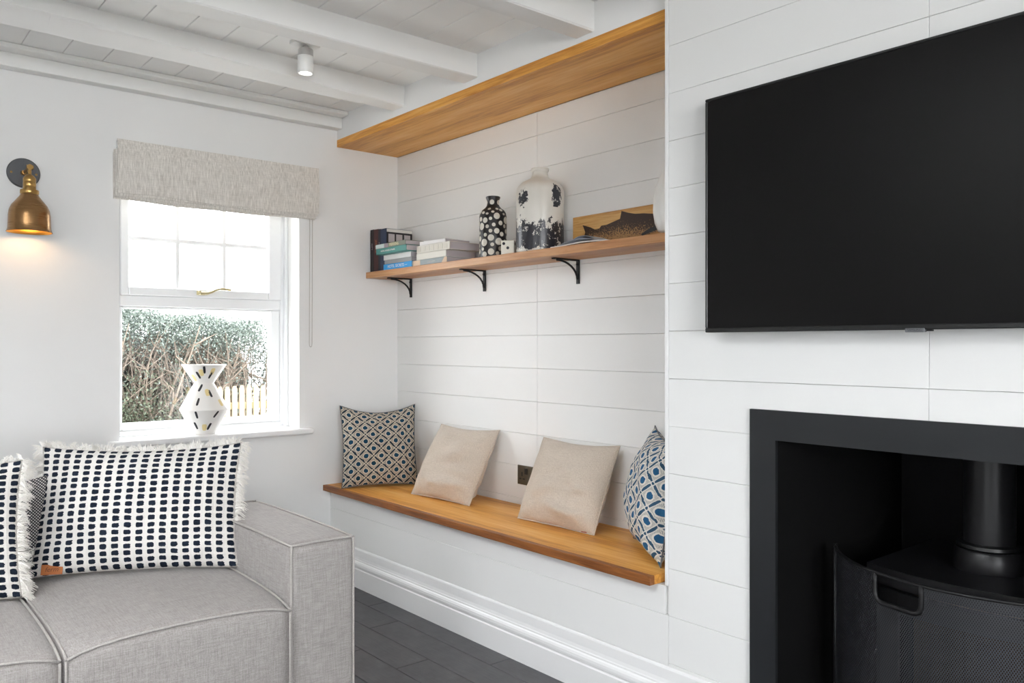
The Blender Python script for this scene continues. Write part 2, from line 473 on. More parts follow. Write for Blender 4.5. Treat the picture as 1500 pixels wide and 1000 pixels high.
# alcove wall and its boards
def board_row(parent, x0, x1, yface, z0, z1, cache, gap=0.0009, th=0.014, name='board'):
    key = (round(x1-x0, 4), round(z1-z0, 4), th)
    if key not in cache:
        cache[key] = mesh('board', MB().box(gap/2, (x1-x0)-gap/2, 0, th, gap/2, (z1-z0)-gap/2, 0.0012, 1), M['board_paint'])
    return inst(name, cache[key], parent, (x0, yface, z0))
wb = struct(obj('wall_back', MB().box(0.0, 2.60, YA+0.0135, YA+0.35, -0.02, 2.6).box(3.54, RX, YA+0.0135, YA+0.35, -0.02, 2.6).box(2.60, 3.54, YA+0.0135, YA+0.35, 0.98, 2.6).box(2.60, 3.54, 2.785, YA+0.35+0.1, -0.02, 0.98), M['joint']))
cache = {}
JA = [0.4415] + [z for z in JZ if z > 0.46 and z < 2.24] + [2.2425]
for z0, z1 in zip(JA[:-1], JA[1:]):
    board_row(wb, 0.0, 1.171, YA, z0, z1, cache); board_row(wb, 1.171, XC, YA, z0, z1, cache)

# bench front panel
wbe = struct(obj('wall_bench', MB().box(0.0, XC, YF+0.0135, YF+0.05, 0.0, 0.4405), M['joint']))
board_row(wbe, 0.0, 2.2525, YF, 0.19, 0.349, cache); board_row(wbe, 0.0, 2.2386, YF, 0.349, 0.4405, cache)
board_row(wbe, 0.0, 2.2525, YF, 0.0, 0.19, cache)

# chimney breast
XR = 3.86
FX0, FX1, FZ = 2.555, 3.585, 1.018      # fire frame outer
wc = MB()
wc.box(XC, 2.60, YF+0.0135, YA+0.0135, 0.0, CZ); wc.box(3.54, XR, YF+0.0135, YA+0.0135, 0.0, CZ)
wc.box(2.60, 3.54, YF+0.0135, YA+0.0135, 0.98, CZ)
wch = struct(obj('wall_chimney', wc, M['board_paint']))
obj('corner_bead', MB().box(XC-0.001, 2.2522, YF-0.001, YF+0.016, 0.4415, CZ-0.001, 0.002, 2), M['trim_paint'], wch)
rows = [0.0, 0.2] + JZ[1:] + [CZ]
XJ = 3.045
for z0, z1 in zip(rows[:-1], rows[1:]):
    xl = 2.2528
    if z1 <= FZ - 0.03:
        board_row(wch, xl, FX0+0.03, YF, z0, z1, cache); board_row(wch, FX1-0.03, XR, YF, z0, z1, cache)
    elif z0 < FZ - 0.03:
        h_ = 0.00045
        for xo_, xf in ((xl, FX0+0.03), (XR, FX1-0.03)):
            d_ = h_ if xo_ < XJ else -h_
            obj('board', MB().prism([(xo_+d_, z0+h_), (xf, z0+h_), (xf, FZ-0.03), (XJ-d_, FZ-0.03), (XJ-d_, z1-h_), (xo_+d_, z1-h_)], YF, YF+0.014, 'y'), M['board_paint'], wch)
    else:
        board_row(wch, xl, XJ, YF, z0, z1, cache); board_row(wch, XJ, XR, YF, z0, z1, cache)
# header above the oak board
wh = struct(obj('wall_header', MB().box(0.0, XC, YH, YA+0.0135, 2.281, CZ), M['wall_paint']))

# skirting
prof = [(0, 0), (-0.018, 0), (-0.018, 0.090), (-0.0145, 0.094), (-0.0145, 0.098), (-0.0185, 0.102), (-0.0195, 0.110), (-0.0185, 0.119), (-0.0150, 0.126),
        (-0.0105, 0.130), (-0.0105, 0.135), (-0.0085, 0.139), (-0.0065, 0.150), (-0.0058, 0.182), (-0.004, 0.187), (0, 0.190)]
struct(obj('baseboard_back', MB().prism([(YF-0.0005+a, z) for a, z in prof], 0.001, FX0-0.004, 'x'), M['trim_paint']))
sk = [(0.0005 - a, z) for a, z in prof]
struct(obj('baseboard_left', MB().prism([(x, z) for x, z in sk], RY+0.002, YF-0.021, 'y'), M['trim_paint']))

# ceiling: planks across, beams below
KX0, KX1, KY0, KY1 = 1.9, 3.3, -1.65, -0.15      # unseen roof window, added for soft light from above
ce = struct(obj('ceiling', MB().box(-0.02, RX+0.02, RY-0.02, KY0, CZ+0.014, CZ+0.2).box(-0.02, RX+0.02, KY1, YA+0.3, CZ+0.014, CZ+0.2).box(-0.02, KX0, KY0, KY1, CZ+0.014, CZ+0.2).box(KX1, RX+0.02, KY0, KY1, CZ+0.014, CZ+0.2), M['joint']))
q = MB()
for (a, b, c, d) in ((KX0, KX0+.05, KY0, KY1), (KX1-.05, KX1, KY0, KY1), (KX0+.05, KX1-.05, KY0, KY0+.05), (KX0+.05, KX1-.05, KY1-.05, KY1)): q.box(a, b, c, d, CZ+0.12, CZ+0.19)
w4 = struct(obj('added_roof_window', q, M['window_paint'])); obj('pane', MB().box(KX0+.05, KX1-.05, KY0+.05, KY1-.05, CZ+0.15, CZ+0.154), M['window_glass'], w4)
plank = mesh('plank', MB().box(0.001, RX-0.001, 0.0009, 0.15-0.0009, 0.0, 0.014, 0.0022, 1), M['ceiling_paint'])
y = 0.6 + 0.15*10
while y > RY - 0.1:
    if KY0-0.01 <= y and y + 0.15 <= KY1+0.01:
        for x0, x1 in ((0.0, KX0), (KX1, RX)): obj('plank', MB().box(x0+0.001, x1-0.001, y+0.0009, y+0.15-0.0009, CZ, CZ+0.014, 0.0022, 1), M['ceiling_paint'], ce)
    elif y + 0.15 <= YH+0.03 + 0.15: inst('plank', plank, ce, (0, y, CZ))
    y -= 0.15
def beam(secA, secB, y0, y1, mat='beam_paint', name='beam'):
    """hand-cut beam: section (x,z) at y0 and at y1"""
    mb = MB(); n = len(secA); steps = 10
    rnd = random.Random(int(secB[0][0]*1000))
    for i in range(steps+1):
        t = i/steps
        for k, ((xa, za), (xb, zb)) in enumerate(zip(secA, secB)):
            j = 0 if za > CZ-0.004 else 1
            mb.v.append((xa+(xb-xa)*t + rnd.uniform(-.002, .002)*j, y0+(y1-y0)*t, za+(zb-za)*t + rnd.uniform(-.002, .002)*j))
    for i in range(steps):
        for k in range(n):
            k2 = (k+1) % n; mb.f.append((i*n+k, i*n+k2, (i+1)*n+k2, (i+1)*n+k))
    mb.f.append(tuple(range(n))); mb.f.append(tuple(steps*n+k for k in range(n))[::-1])
    return obj(name, mb, M[mat], ce)
def sec(x0, x1, zb, zt=CZ, c=0.006): return [(x0, zt), (x0, zb+c), (x0+c, zb), (x1-c, zb), (x1, zb+c), (x1, zt)]
obj('wall_plate', MB().box(0.001, 0.060, RY, YH-0.001, 2.328, 2.385, 0.004, 2), M['beam_paint'], ce)
obj('wall_plate', MB().box(0.001, 0.125, RY, YH-0.001, 2.385, CZ, 0.003, 1), M['ceiling_paint'], ce)
# second beam is rolled: further from the alcove its front arris sits higher
A = [(0.575, CZ), (0.590, 2.320), (0.598, 2.311), (0.690, 2.345), (0.700, 2.352), (0.700, CZ)]
B = [(0.560, CZ), (0.560, 2.318), (0.566, 2.311), (0.648, 2.313), (0.655, 2.319), (0.660, CZ)]
A2 = [(a[0] + (a[0]-b[0])*2.0, a[1] + (a[1]-b[1])*0.4) for a, b in zip(A, B)]
beam(A2, A, RY, 0.6); beam(A, B, 0.6, YH-0.001)
beam(sec(1.100, 1.205, 2.308), sec(1.118, 1.216, 2.306), RY, YH-0.001)
beam(sec(1.775, 1.880, 2.302), sec(1.795, 1.890, 2.300), RY, YH-0.001)
for xb in (2.46, 3.06, 3.66, 4.28, 4.9, 5.5):
    ye = YF-0.001 if xb < XR+0.05 else YA-0.001
    for a, b in (((RY, KY0-0.06), (KY1+0.06, ye)) if xb < KX1 else ((RY, ye),)): beam(sec(xb-0.1, xb, 2.303), sec(xb-0.1, xb, 2.303), a, b)

# far walls of the room; unseen doors and side window sized for fill light
def far_wall_y(name, x0, x1, wx0, wx1, z0, z1):
    m = MB(); a, b = RY-0.3, RY
    m.box(-0.02, wx0, a, b, -0.1, 2.6); m.box(wx1, RX+0.3, a, b, -0.1, 2.6); m.box(wx0, wx1, a, b, -0.1, z0); m.box(wx0, wx1, a, b, z1, 2.6)
    struct(obj(name, m, M['wall_paint']))
far_wall_y('wall_front', 0, RX, 3.7, 4.9, 0.0, 2.1)
U0, U1, UB, UT = -1.6, 0.6, 0.65, 2.15
m = MB(); m.box(RX, RX+0.3, RY, U0, -0.1, 2.6); m.box(RX, RX+0.3, U1, YA+0.35, -0.1, 2.6); m.box(RX, RX+0.3, U0, U1, -0.1, UB); m.box(RX, RX+0.3, U0, U1, UT, 2.6)
struct(obj('wall_right', m, M['wall_paint']))
for k, (a, b) in enumerate(((3.702, 4.299), (4.301, 4.898))):
    q = MB()
    for (x0, x1, z0, z1) in ((a, a+0.09, 0.004, 2.098), (b-0.09, b, 0.004, 2.098), (a+0.09, b-0.09, 0.004, 0.2), (a+0.09, b-0.09, 2.0, 2.098)): q.box(x0, x1, RY-0.14, RY-0.09, z0, z1)
    dw = struct(obj('door_%d' % (k+1), q, M['window_paint'])); obj('pane', MB().box(a+0.09, b-0.09, RY-0.12, RY-0.115, 0.2, 2.0), M['window_glass'], dw)
q = MB()
for (a, b, c, d) in ((U0, U0+.06, UB, UT), (U1-.06, U1, UB, UT), (U0+.06, U1-.06, UB, UB+.06), (U0+.06, U1-.06, UT-.06, UT), (-0.52, -0.48, UB+.06, UT-.06)): q.box(RX+.07, RX+.14, a, b, c, d)
w3 = struct(obj('window_2', q, M['window_paint']))
obj('pane', MB().box(RX+.105, RX+.11, U0+.06, U1-.06, UB+.06, UT-.06), M['window_glass'], w3)

# ------------------------------------------------------------------ window 1
FXi, FXo = -0.15, -0.23
wf = MB()
wf.box(FXo, FXi, W0, 1.040, WB, WT, 0.003, 1); wf.box(FXo, FXi, 1.822, W1, WB, WT, 0.003, 1)
wf.box(FXo, FXi, 1.040, 1.822, WB, 0.800, 0.003, 1); wf.box(FXo, FXi, 1.040, 1.822, 1.985, WT, 0.003, 1)
wf.box(FXo, FXi, 1.040, 1.822, 1.380, 1.432, 0.004, 1)
win = struct(obj('window_1', wf, M['window_paint']), 'white painted timber cottage window with small upper panes')
def sash(name, y0, y1, z0, z1, sl, sr, sb, st, xi=-0.158, xo=-0.205):
    return obj(name, MB().box(xo, xi, y0, y0+sl, z0, z1, 0.004, 1).box(xo, xi, y1-sr, y1, z0, z1, 0.004, 1)
               .box(xo, xi, y0+sl, y1-sr, z0, z0+sb, 0.004, 1).box(xo, xi, y0+sl, y1-sr, z1-st, z1, 0.004, 1), M['window_paint'], win)
us = sash('sash', 1.0405, 1.8215, 1.4325, 1.9845, 0.037, 0.066, 0.038, 0.05, -0.140, -0.2)
for yb in (1.302, 1.530): obj('glazing_bar', MB().box(-0.195, -0.160, yb-0.011, yb+0.011, 1.4705, 1.9345, 0.005, 1), M['window_paint'], us)
obj('glazing_bar', MB().box(-0.194, -0.161, 1.078, 1.755, 1.690, 1.712, 0.005, 1), M['window_paint'], us)
for y0, y1 in ((1.078, 1.291), (1.313, 1.519), (1.541, 1.755)):
    for z0, z1 in ((1.471, 1.690), (1.712, 1.934)):
        obj('pane', MB().box(-0.182, -0.178, y0, y1, z0, z1), M['window_glass'], us)
ls = sash('sash', 1.0405, 1.8215, 0.8005, 1.3795, 0.012, 0.048, 0.034, 0.010)
obj('pane', MB().box(-0.187, -0.183, 1.053, 1.773, 0.835, 1.369), M['window_glass'], ls)
obj('stop_bead', MB().box(-0.1495, -0.128, 1.838, W1-0.0005, WB+0.001, WT-0.001, 0.003, 1), M['window_paint'], win)
# brass casement handle
hd = MB(); hd.box(-0.140, -0.134, 1.385, 1.425, 1.443, 1.464, 0.002, 1); hd.lathe([(0.009, 0), (0.010, 0.01), (0.007, 0.02)], -0.128, 1.398, 1.444, 12)
hd.tube([(-0.126, 1.392, 1.452), (-0.118, 1.43, 1.452), (-0.112, 1.452, 1.460), (-0.110, 1.475, 1.472), (-0.110, 1.50, 1.476), (-0.110, 1.545, 1.473)], [0.007, 0.0075, 0.006, 0.005, 0.0055, 0.006], 8)
hh = obj('handle', hd, M['brass_pale'], win, smooth=True); hh['label'] = 'pale brass casement handle'
sb = MB().box(-0.1495, 0.0, W0+0.001, W1-0.001, 0.7455, 0.7745).box(0.0005, 0.045, 0.945, 1.917, 0.745, 0.7745, 0.009, 3)
si = obj('window_sill', sb, M['trim_paint'], win)

# ------------------------------------------------------------------ outdoors
struct(obj('ground', MB().box(-16, 20, -16, 16, -0.25, -0.121), M['gravel']))
def picket_fence():
    t = thing('picket_fence', (-4.6, 3.4, -0.10), 'pale wooden picket fence in front of the hedge outside', 'fence')
    pm = mesh('picket', MB().prism([(-0.027, 0.05), (0.027, 0.05), (0.027, 0.83), (0.012, 0.868), (-0.012, 0.868), (-0.027, 0.83)], -0.009, 0.009, 'x'), M['wood_post'])
    for k in range(24): inst('picket', pm, t, (0.0, -0.48 + 0.0775*k, random.uniform(-.006, .006)))
    for z in (0.25, 0.62): obj('rail', MB().box(-4.645, -4.61, 2.88, 4.75, -0.10+z, -0.03+z, 0.004, 1), M['wood_post'], t)
    for yy in (2.95, 4.6): obj('post', MB().box(-4.72, -4.646, yy, yy+0.075, -0.10, 0.72, 0.004, 1), M['wood_post'], t)
picket_fence()
def hedge():
    t = thing('hedge', (-5.9, 1.4, -0.10), 'tall straggly hedge with bare twiggy stems and pale leaves outside the window', 'hedge')
    R = random.Random(11)
    top = lambda y: 1.52 + 0.05*math.sin(y*3.1) + 0.04*math.sin(y*7.7+1) - max(0, (y-3.9))**2*9.0
    br = MB()
    for i in range(620):
        y = R.uniform(-1.2, 4.1); x = -5.75 + R.uniform(-0.5, 0.35)
        p = Vector((x, y, -0.12)); h = top(y)*R.uniform(0.78, 1.0) + 0.1
        d = Vector((R.uniform(-.12, .12), R.uniform(-.35, .35), 1.0)); n = 7; pts = [p.copy()]
        for k in range(n):
            d += Vector((R.uniform(-.12, .12), R.uniform(-.22, .22), 0)); d.z = max(d.z, 0.6)
            p = p + d.normalized()*(h/n); pts.append(p.copy())
        r0 = R.choice((0.006, 0.008, 0.011, 0.016, 0.022)); br.tube(pts, [r0*(1-0.75*k/n) for k in range(n+1)], 5)
        for q in range(R.randint(3, 6)):
            k = R.randint(2, n-1); s0 = pts[k]; dd = Vector((R.uniform(-.3, .5), R.uniform(-1, 1), R.uniform(0.4, 1.1))).normalized()
            L = R.uniform(0.15, 0.45); mid = s0 + dd*L*0.5 + Vector((R.uniform(-.04, .04),)*3); e = s0 + dd*L
            br.tube([s0, mid, e], [r0*0.45, r0*0.35, 0.0015], 4)
    ob = obj('branches', br, M['hedge_bark'], t); ob['kind'] = 'stuff'
    def leaves(name, cnt, mat, place):
        m = MB()
        for i in range(cnt):
            p = place()
            if p is None: continue
            s = R.uniform(0.010, 0.021); a = Vector((R.gauss(0, 1), R.gauss(0, 1), R.gauss(0, 1))).normalized(); b = a.cross(Vector((R.gauss(0, 1), R.gauss(0, 1), R.gauss(0, 1)))).normalized()
            P = Vector(p); m.add([P - a*s, P + b*s*0.5, P + a*s, P - b*s*0.5], [(0, 1, 2, 3)])
        o = obj(name, m, M[mat], t); o['kind'] = 'stuff'
    def crown():
        y = R.uniform(-1.3, 4.25); h = top(y); 
        if h < 0.3: return None
        return (-5.7 + R.gauss(0, 0.28), y, h - abs(R.gauss(0, 0.20)) + R.uniform(0, .05))
    def body():
        y = R.uniform(-1.3, 4.22); h = top(y)
        if y < 3.0 and R.random() < 0.65: return None
        return (-5.75 + R.gauss(0, 0.3), y, R.uniform(0.1, max(0.2, h)))
    def low():
        y = R.triangular(-1.3, 3.1, 2.2); return (-5.3 + max(-.4, min(.4, R.gauss(0, 0.15))), y, -0.1 + abs(R.gauss(0, 0.42)))
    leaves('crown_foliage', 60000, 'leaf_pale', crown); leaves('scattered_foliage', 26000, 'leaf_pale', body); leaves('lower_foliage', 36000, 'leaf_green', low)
    def dark():
        y = R.uniform(-1.3, 4.1); return (-6.35 + R.uniform(-.2, .1), y, R.uniform(-0.1, top(y)*0.88))
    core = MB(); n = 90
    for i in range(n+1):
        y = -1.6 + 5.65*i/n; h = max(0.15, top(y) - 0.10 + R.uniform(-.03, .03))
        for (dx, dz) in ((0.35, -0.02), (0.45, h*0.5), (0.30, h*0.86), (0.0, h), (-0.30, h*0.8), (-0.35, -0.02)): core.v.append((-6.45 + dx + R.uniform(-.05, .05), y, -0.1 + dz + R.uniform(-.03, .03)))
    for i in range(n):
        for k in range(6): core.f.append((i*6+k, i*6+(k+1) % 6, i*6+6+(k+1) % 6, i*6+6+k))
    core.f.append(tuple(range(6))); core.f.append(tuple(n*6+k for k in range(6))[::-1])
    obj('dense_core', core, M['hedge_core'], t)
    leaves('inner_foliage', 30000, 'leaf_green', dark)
hedge()

# ------------------------------------------------------------------ oak boards
ob = thing('oak_soffit', (1.12, 2.25, 2.243), 'long oak board fixed overhead across the top of the alcove', 'oak board')
obj('board', MB().box(0.001, XC-0.001, YH+0.022, YA-0.001, 2.243, 2.2805, 0.001, 1), M['oak'], ob)
obj('front_lipping', MB().box(0.001, XC-0.001, YH-0.002, YH+0.0215, 2.2425, 2.2805, 0.0015, 1), M['oak'], ob)
bs = thing('bench_seat', (1.1, 2.2, 0.4415), 'long oak bench seat board spanning the alcove under the cushions', 'bench seat')
obj('board', MB().box(0.001, 2.2115, 2.012, YA-0.006, 0.4415, 0.4705, 0.0012, 1), M['oak'], bs)
obj('front_lipping', MB().box(0.001, 2.2120, 1.987, 2.0115, 0.4412, 0.4708, 0.002, 2), M['oak_edge'], bs)
SZ = 1.592
sh = thing('oak_shelf', (1.1, 2.34, 1.46), 'oak wall shelf on three black iron brackets holding books and vases', 'shelf')
obj('board', MB().box(0.001, XC-0.002, 2.242, YA-0.001, 1.5595, SZ, 0.0015, 1), M['oak_shelf'], sh)
def bracket(xc):
    m = MB(); m.box(xc-0.009, xc+0.009, YA-0.0075, YA-0.001, 1.458, 1.5590, 0.001, 1)
    b = obj('bracket', m, M['black_iron'], sh); b['label'] = 'black iron bracket with a curved brace'
    obj('arm', MB().box(xc-0.009, xc+0.009, 2.292, YA-0.008, 1.5535, 1.5592, 0.001, 1), M['black_iron'], b)
    pts = []
    for k in range(9):
        a = k/8*PI/2; pts.append((xc, 2.312 + 0.120*math.sin(a)**1.0, 1.4755 + 0.077*math.cos(a)))
    obj('brace', MB().tube(pts, 0.0046, 8), M['black_iron'], b, smooth=True)
    obj('rivet', MB().lathe([(0.0, 0), (0.006, 0.001), (0.006, 0.004), (0, 0.006)], 0, 0, 0, 12).xform(Matrix.Translation((xc, YA-0.0075, 1.540)) @ Matrix.Rotation(PI/2, 4, 'X')), M['black_iron'], b)
for x in (0.144, 0.793, 1.435): bracket(x)

# ------------------------------------------------------------------ books
def book(name, x0, x1, y0, y1, z0, z1, cover, label, spine='front', pages='page_white', title=None, tcol='page_white', tsize=0.014, rz=0.0, cat='book', group=None, tx=0.5):
    """lying: spine towards -Y; standing: thickness along X, spine towards -Y"""
    cx, cy = (x0+x1)/2, (y0+y1)/2
    t = thing(name, (cx, cy, z0), label, cat, group); t.rotation_euler.z = rz
    hx, hy, h = (x1-x0)/2, (y1-y0)/2, z1-z0; ct = 0.0022
    m = MB()
    if spine == 'front':
        m.box(-hx, hx, -hy, hy, 0, ct, 0.0006, 1); m.box(-hx, hx, -hy, hy, h-ct, h, 0.0006, 1); m.box(-hx, hx, -hy, -hy+ct, ct, h-ct)
        pg = MB().box(-hx+0.003, hx-0.003, -hy+ct+0.0002, hy-0.003, ct+0.0001, h-ct-0.0001)
        fm = basis((-hx+2*hx*tx, -hy-0.0002, h/2), (1, 0, 0), (0, 0, 1), (0, -1, 0))
    else:
        m.box(-hx, -hx+ct, -hy, hy, 0, h, 0.0006, 1); m.box(hx-ct, hx, -hy, hy, 0, h, 0.0006, 1); m.box(-hx+ct, hx-ct, -hy, -hy+ct, 0, h)
        pg = MB().box(-hx+ct+0.0001, hx-ct-0.0001, -hy+ct+0.0002, hy-0.003, 0.003, h-0.003)
        fm = basis((0, -hy-0.0002, h*0.6), (0, 0, -1), (1, 0, 0), (0, -1, 0))
    obj('cover', m, cover, t, local=True); obj('pages', pg, M[pages], t, local=True)
    if title: obj('title', text_mb(title, tsize, fm), M[tcol], t, local=True)
    return t
z = SZ
c_red = flat('book_red', '#4a2320'); c_blk = flat('book_black', '#1e1b1e'); c_nav = flat('book_navy', '#26344f'); c_nav2 = flat('book_navy_dark', '#20242e')
book('book', 0.014, 0.048, 2.262, 2.42, z, 1.821, c_blk, 'black upright book in the corner against the window wall', 'up', title='ASTY', tsize=0.016, tcol='page_grey')
book('book', 0.0485, 0.096, 2.262, 2.42, z, 1.819, c_red, 'dark red upright book with lettered spine beside the black one', 'up', title='JEROME', tsize=0.020, tcol='leather')
book('book', 0.0965, 0.116, 2.262, 2.42, z, 1.817, c_nav2, 'thin slate upright book between the red and the navy one', 'up', title='SELECTED', tsize=0.009, tcol='page_grey')
bn = book('book', 0.1165, 0.1765, 2.262, 2.425, z, 1.815, c_nav, 'navy upright book with pictures on its black and white cover', 'up')
obj('cover_print', MB().box(0.0300, 0.0306, -0.078, 0.0795, 0.006, 0.205), c_blk, bn, local=True)
obj('cover_band', MB().box(0.0300, 0.0309, -0.078, 0.0795, 0.205, 0.221), M['page_white'], bn, local=True)
for yy in (-0.068, -0.020, 0.030): obj('cover_picture', MB().box(0.0307, 0.0311, yy, yy+0.038, 0.15, 0.195), M['page_grey'], bn, local=True)
# first lying stack
tl = flat('book_teal', '#3f8079'); bl = flat('book_blue', '#2090cf'); gy = flat('book_grey', '#8f8f8f'); wt = flat('book_white', '#dedcda'); mul = flat('book_moss', '#72786a')
zz = [SZ, 1.621, 1.643, 1.669, 1.699, 1.722]
book('book', 0.182, 0.451, 2.243, 2.40, zz[0], zz[1]-.0004, bl, 'bright blue book lettered HOTEL SECRETS, lowest in its stack', title='HOTEL SECRETS \u2014', tsize=0.022)
book('book', 0.188, 0.447, 2.246, 2.40, zz[1], zz[2]-.0004, gy, 'thin grey book lying on the bright blue book', pages='page_grey')
book('book', 0.182, 0.442, 2.244, 2.40, zz[2], zz[3]-.0004, wt, 'white book lying between the grey and the teal book', pages='page_grey')
book('book', 0.172, 0.470, 2.203, 2.36, zz[3], zz[4]-.0004, tl, 'teal book with pale lettering jutting over the shelf edge', pages='page_grey', title='RUSTIC HOUSES & TRAVEL', tsize=0.012, tx=0.4, rz=-0.02)
tb = book('book', 0.166, 0.462, 2.203, 2.37, zz[4], zz[5], mul, 'moss green patterned book topmost on the teal book', pages='page_grey', title='TREKKING', tsize=0.020, tcol='brass_pale', tx=0.62, rz=-0.02)
obj('spine_block', MB().box(-0.1475, -0.06, -0.0838, -0.0834, 0.001, 0.022), flat('print_pale', '#b9c4c2'), tb, local=True)
obj('spine_block', MB().box(-0.06, -0.02, -0.0838, -0.0834, 0.001, 0.022), flat('print_mauve', '#8d7f86'), tb, local=True)
# second lying stack
cr = flat('book_cream', '#d6d2c8'); g3 = flat('book_slate', '#8b9496')
b1 = book('book', 0.455, 0.744, 2.250, 2.425, SZ, 1.6195, g3, 'slate grey book with peach spine ends under two cream books', pages='page_grey', title='COOKING BOOK', tsize=0.009, tx=0.55)
obj('spine_block', MB().box(-0.1445, -0.082, -0.0878, -0.0874, 0.001, 0.0265), flat('print_peach', '#d2b497'), b1, local=True)
obj('spine_block', MB().prism([(0.100, 0.001), (0.1445, 0.001), (0.1445, 0.0265), (0.125, 0.0265)], -0.0878, -0.0874, 'y'), M['print_peach'], b1, local=True)
b2 = book('book', 0.484, 0.737, 2.250, 2.430, 1.6200, 1.6515, cr, 'cream book second from the bottom beside the polka dot vase', pages='page_grey')
b3 = book('book', 0.488, 0.768, 2.249, 2.430, 1.6520, 1.6895, cr, 'thick cream book with embossed squares below the white one', pages='page_grey')
for k in range(7): obj('embossed_square', MB().box(-0.13+k*0.037, -0.10+k*0.037, -0.0913, -0.0904, 0.006, 0.031, 0.0003, 1), flat('cream_dark', '#cbc6ba'), b3, local=True)
book('book', 0.508, 0.712, 2.256, 2.41, 1.6900, 1.7085, wt, 'white paperback topmost on the cream books', pages='page_grey', rz=0.05)

# ------------------------------------------------------------------ vases and small things on the shelf
def vase_r(prof, z):
    for (r0, z0), (r1, z1) in zip(prof[:-1], prof[1:]):
        if z0 <= z <= z1 and z1 > z0: return r0 + (r1-r0)*(z-z0)/(z1-z0), math.atan2(r0-r1, z1-z0)
    return prof[-1][0], 0
def patch(mb, prof, a, z, ra, rz, off=0.0006, n=14, tilt=0.0, pts=None):
    """a flat mark laid on a turned surface around angle a and height z"""
    r, _ = vase_r(prof, z); b = len(mb.v)
    def P(du, dz):
        q = max(prof[0][1]+1e-4, min(prof[-1][1]-1e-4, z+dz)); rr, sl = vase_r(prof, q); th = a + du/max(r, 1e-3)
        return ((rr+off*math.cos(sl))*math.cos(th), (rr+off*math.cos(sl))*math.sin(th), q + off*math.sin(sl))
    rings = 3
    mb.v.append(P(0, 0))
    for k in range(1, rings+1):
        for i in range(n):
            t = 2*PI*i/n; c, s_ = math.cos(t), math.sin(t)
            if pts == 'stroke': c = math.copysign(abs(c)**0.45, c); s_ = math.copysign(abs(s_)**0.7, s_)
            du, dz = ra*c*k/rings, rz*s_*k/rings
            mb.v.append(P(du*math.cos(tilt) - dz*math.sin(tilt), du*math.sin(tilt) + dz*math.cos(tilt)))
    for i in range(n):
        mb.f.append((b, b+1+i, b+1+(i+1) % n))
        for k in range(rings-1):
            o = b+1+k*n; mb.f.append((o+i, o+n+i, o+n+(i+1) % n, o+(i+1) % n))
pv = thing('polka_vase', (0.987, 2.335, SZ), 'black bottle vase with cream polka dots on the shelf', 'vase')
pp = [(0.085, 0), (0.0935, 0.004), (0.0945, 0.012), (0.0945, 0.185), (0.090, 0.203), (0.078, 0.216), (0.056, 0.227), (0.043, 0.238), (0.041, 0.250), (0.043, 0.262), (0.050, 0.272), (0.050, 0.277)]
pp = [(r*0.66, z_*1.018) for r, z_ in pp]
obj('body', MB().lathe(pp + [(0.030, 0.284), (0.026, 0.278), (0.024, 0.25)], n=40, capt=False), M['vase_black'], pv, local=True, smooth=True)
R = random.Random(5); placed = []
for k in range(6000):
    z_ = R.uniform(0.012, 0.222); a = R.uniform(0, 2*PI); r, _ = vase_r(pp, z_); rad = R.choice((0.0085, 0.0105, 0.0125, 0.0145, 0.0165)) * (0.85 if z_ > 0.19 else 1)
    if k > 2500: rad = R.choice((0.0075, 0.009))
    ok = all(math.hypot(((a-b_+PI) % (2*PI) - PI)*0.0615, z_-c_) > rad+d_+0.0045 for b_, c_, d_ in placed)
    if ok and z_-rad > -0.004: placed.append((a, z_, rad)); dm = MB(); patch(dm, pp, a, z_, rad, rad*(1.0 if z_ < 0.19 else 0.7), 0.0009, 16); obj('polka_dot', dm, M['dot_cream'], pv, local=True, smooth='all')
for k in range(5): dm = MB(); patch(dm, pp, -0.85+k*2*PI/5, 0.2555, 0.0105, 0.0115, 0.0009, 16); obj('polka_dot', dm, M['dot_cream'], pv, local=True, smooth='all')
dd = thing('cream_die', (1.155, 2.292, SZ), 'small cream die block with black pips between the vases', 'die'); dd.rotation_euler.z = 0.62
obj('body', MB().box(-0.030, 0.030, -0.030, 0.030, 0, 0.062, 0.003, 2), M['die_cream'], dd, local=True)
pipm = mesh('pip', MB().lathe([(0.0065, 0), (0.0065, 0.0012), (0.0045, 0.0016)], n=14), M['ink_black'])
for (x, z_) in ((-0.017, 0.048), (0.001, 0.029)):
    o = inst('pip', pipm, dd, (x, -0.0296, z_)); o.rotation_euler.x = PI/2
for (y_, z_) in ((-0.016, 0.047), (0.014, 0.018)):
    o = inst('pip', pipm, dd, (0.0296, y_, z_)); o.rotation_euler.y = PI/2
bv = thing('flaked_bottle_vase', (1.300, 2.342, SZ), 'large white bottle vase with flaking dark navy patches', 'vase')
bp = [(0.096, 0), (0.1005, 0.004), (0.1020, 0.012), (0.1025, 0.258), (0.1008, 0.270), (0.094, 0.284), (0.079, 0.298), (0.059, 0.309), (0.044, 0.317), (0.036, 0.326), (0.033, 0.338), (0.0335, 0.346), (0.0375, 0.350), (0.0388, 0.356), (0.0375, 0.361)]
obj('body', MB().lathe(bp + [(0.031, 0.361), (0.029, 0.34)], n=56, capt=False), M['flaked_glaze'], bv, local=True, smooth=True)
mg = thing('brochure', (1.60, 2.30, SZ), 'open brochure with bluish pages lying beside the large white vase', 'brochure')
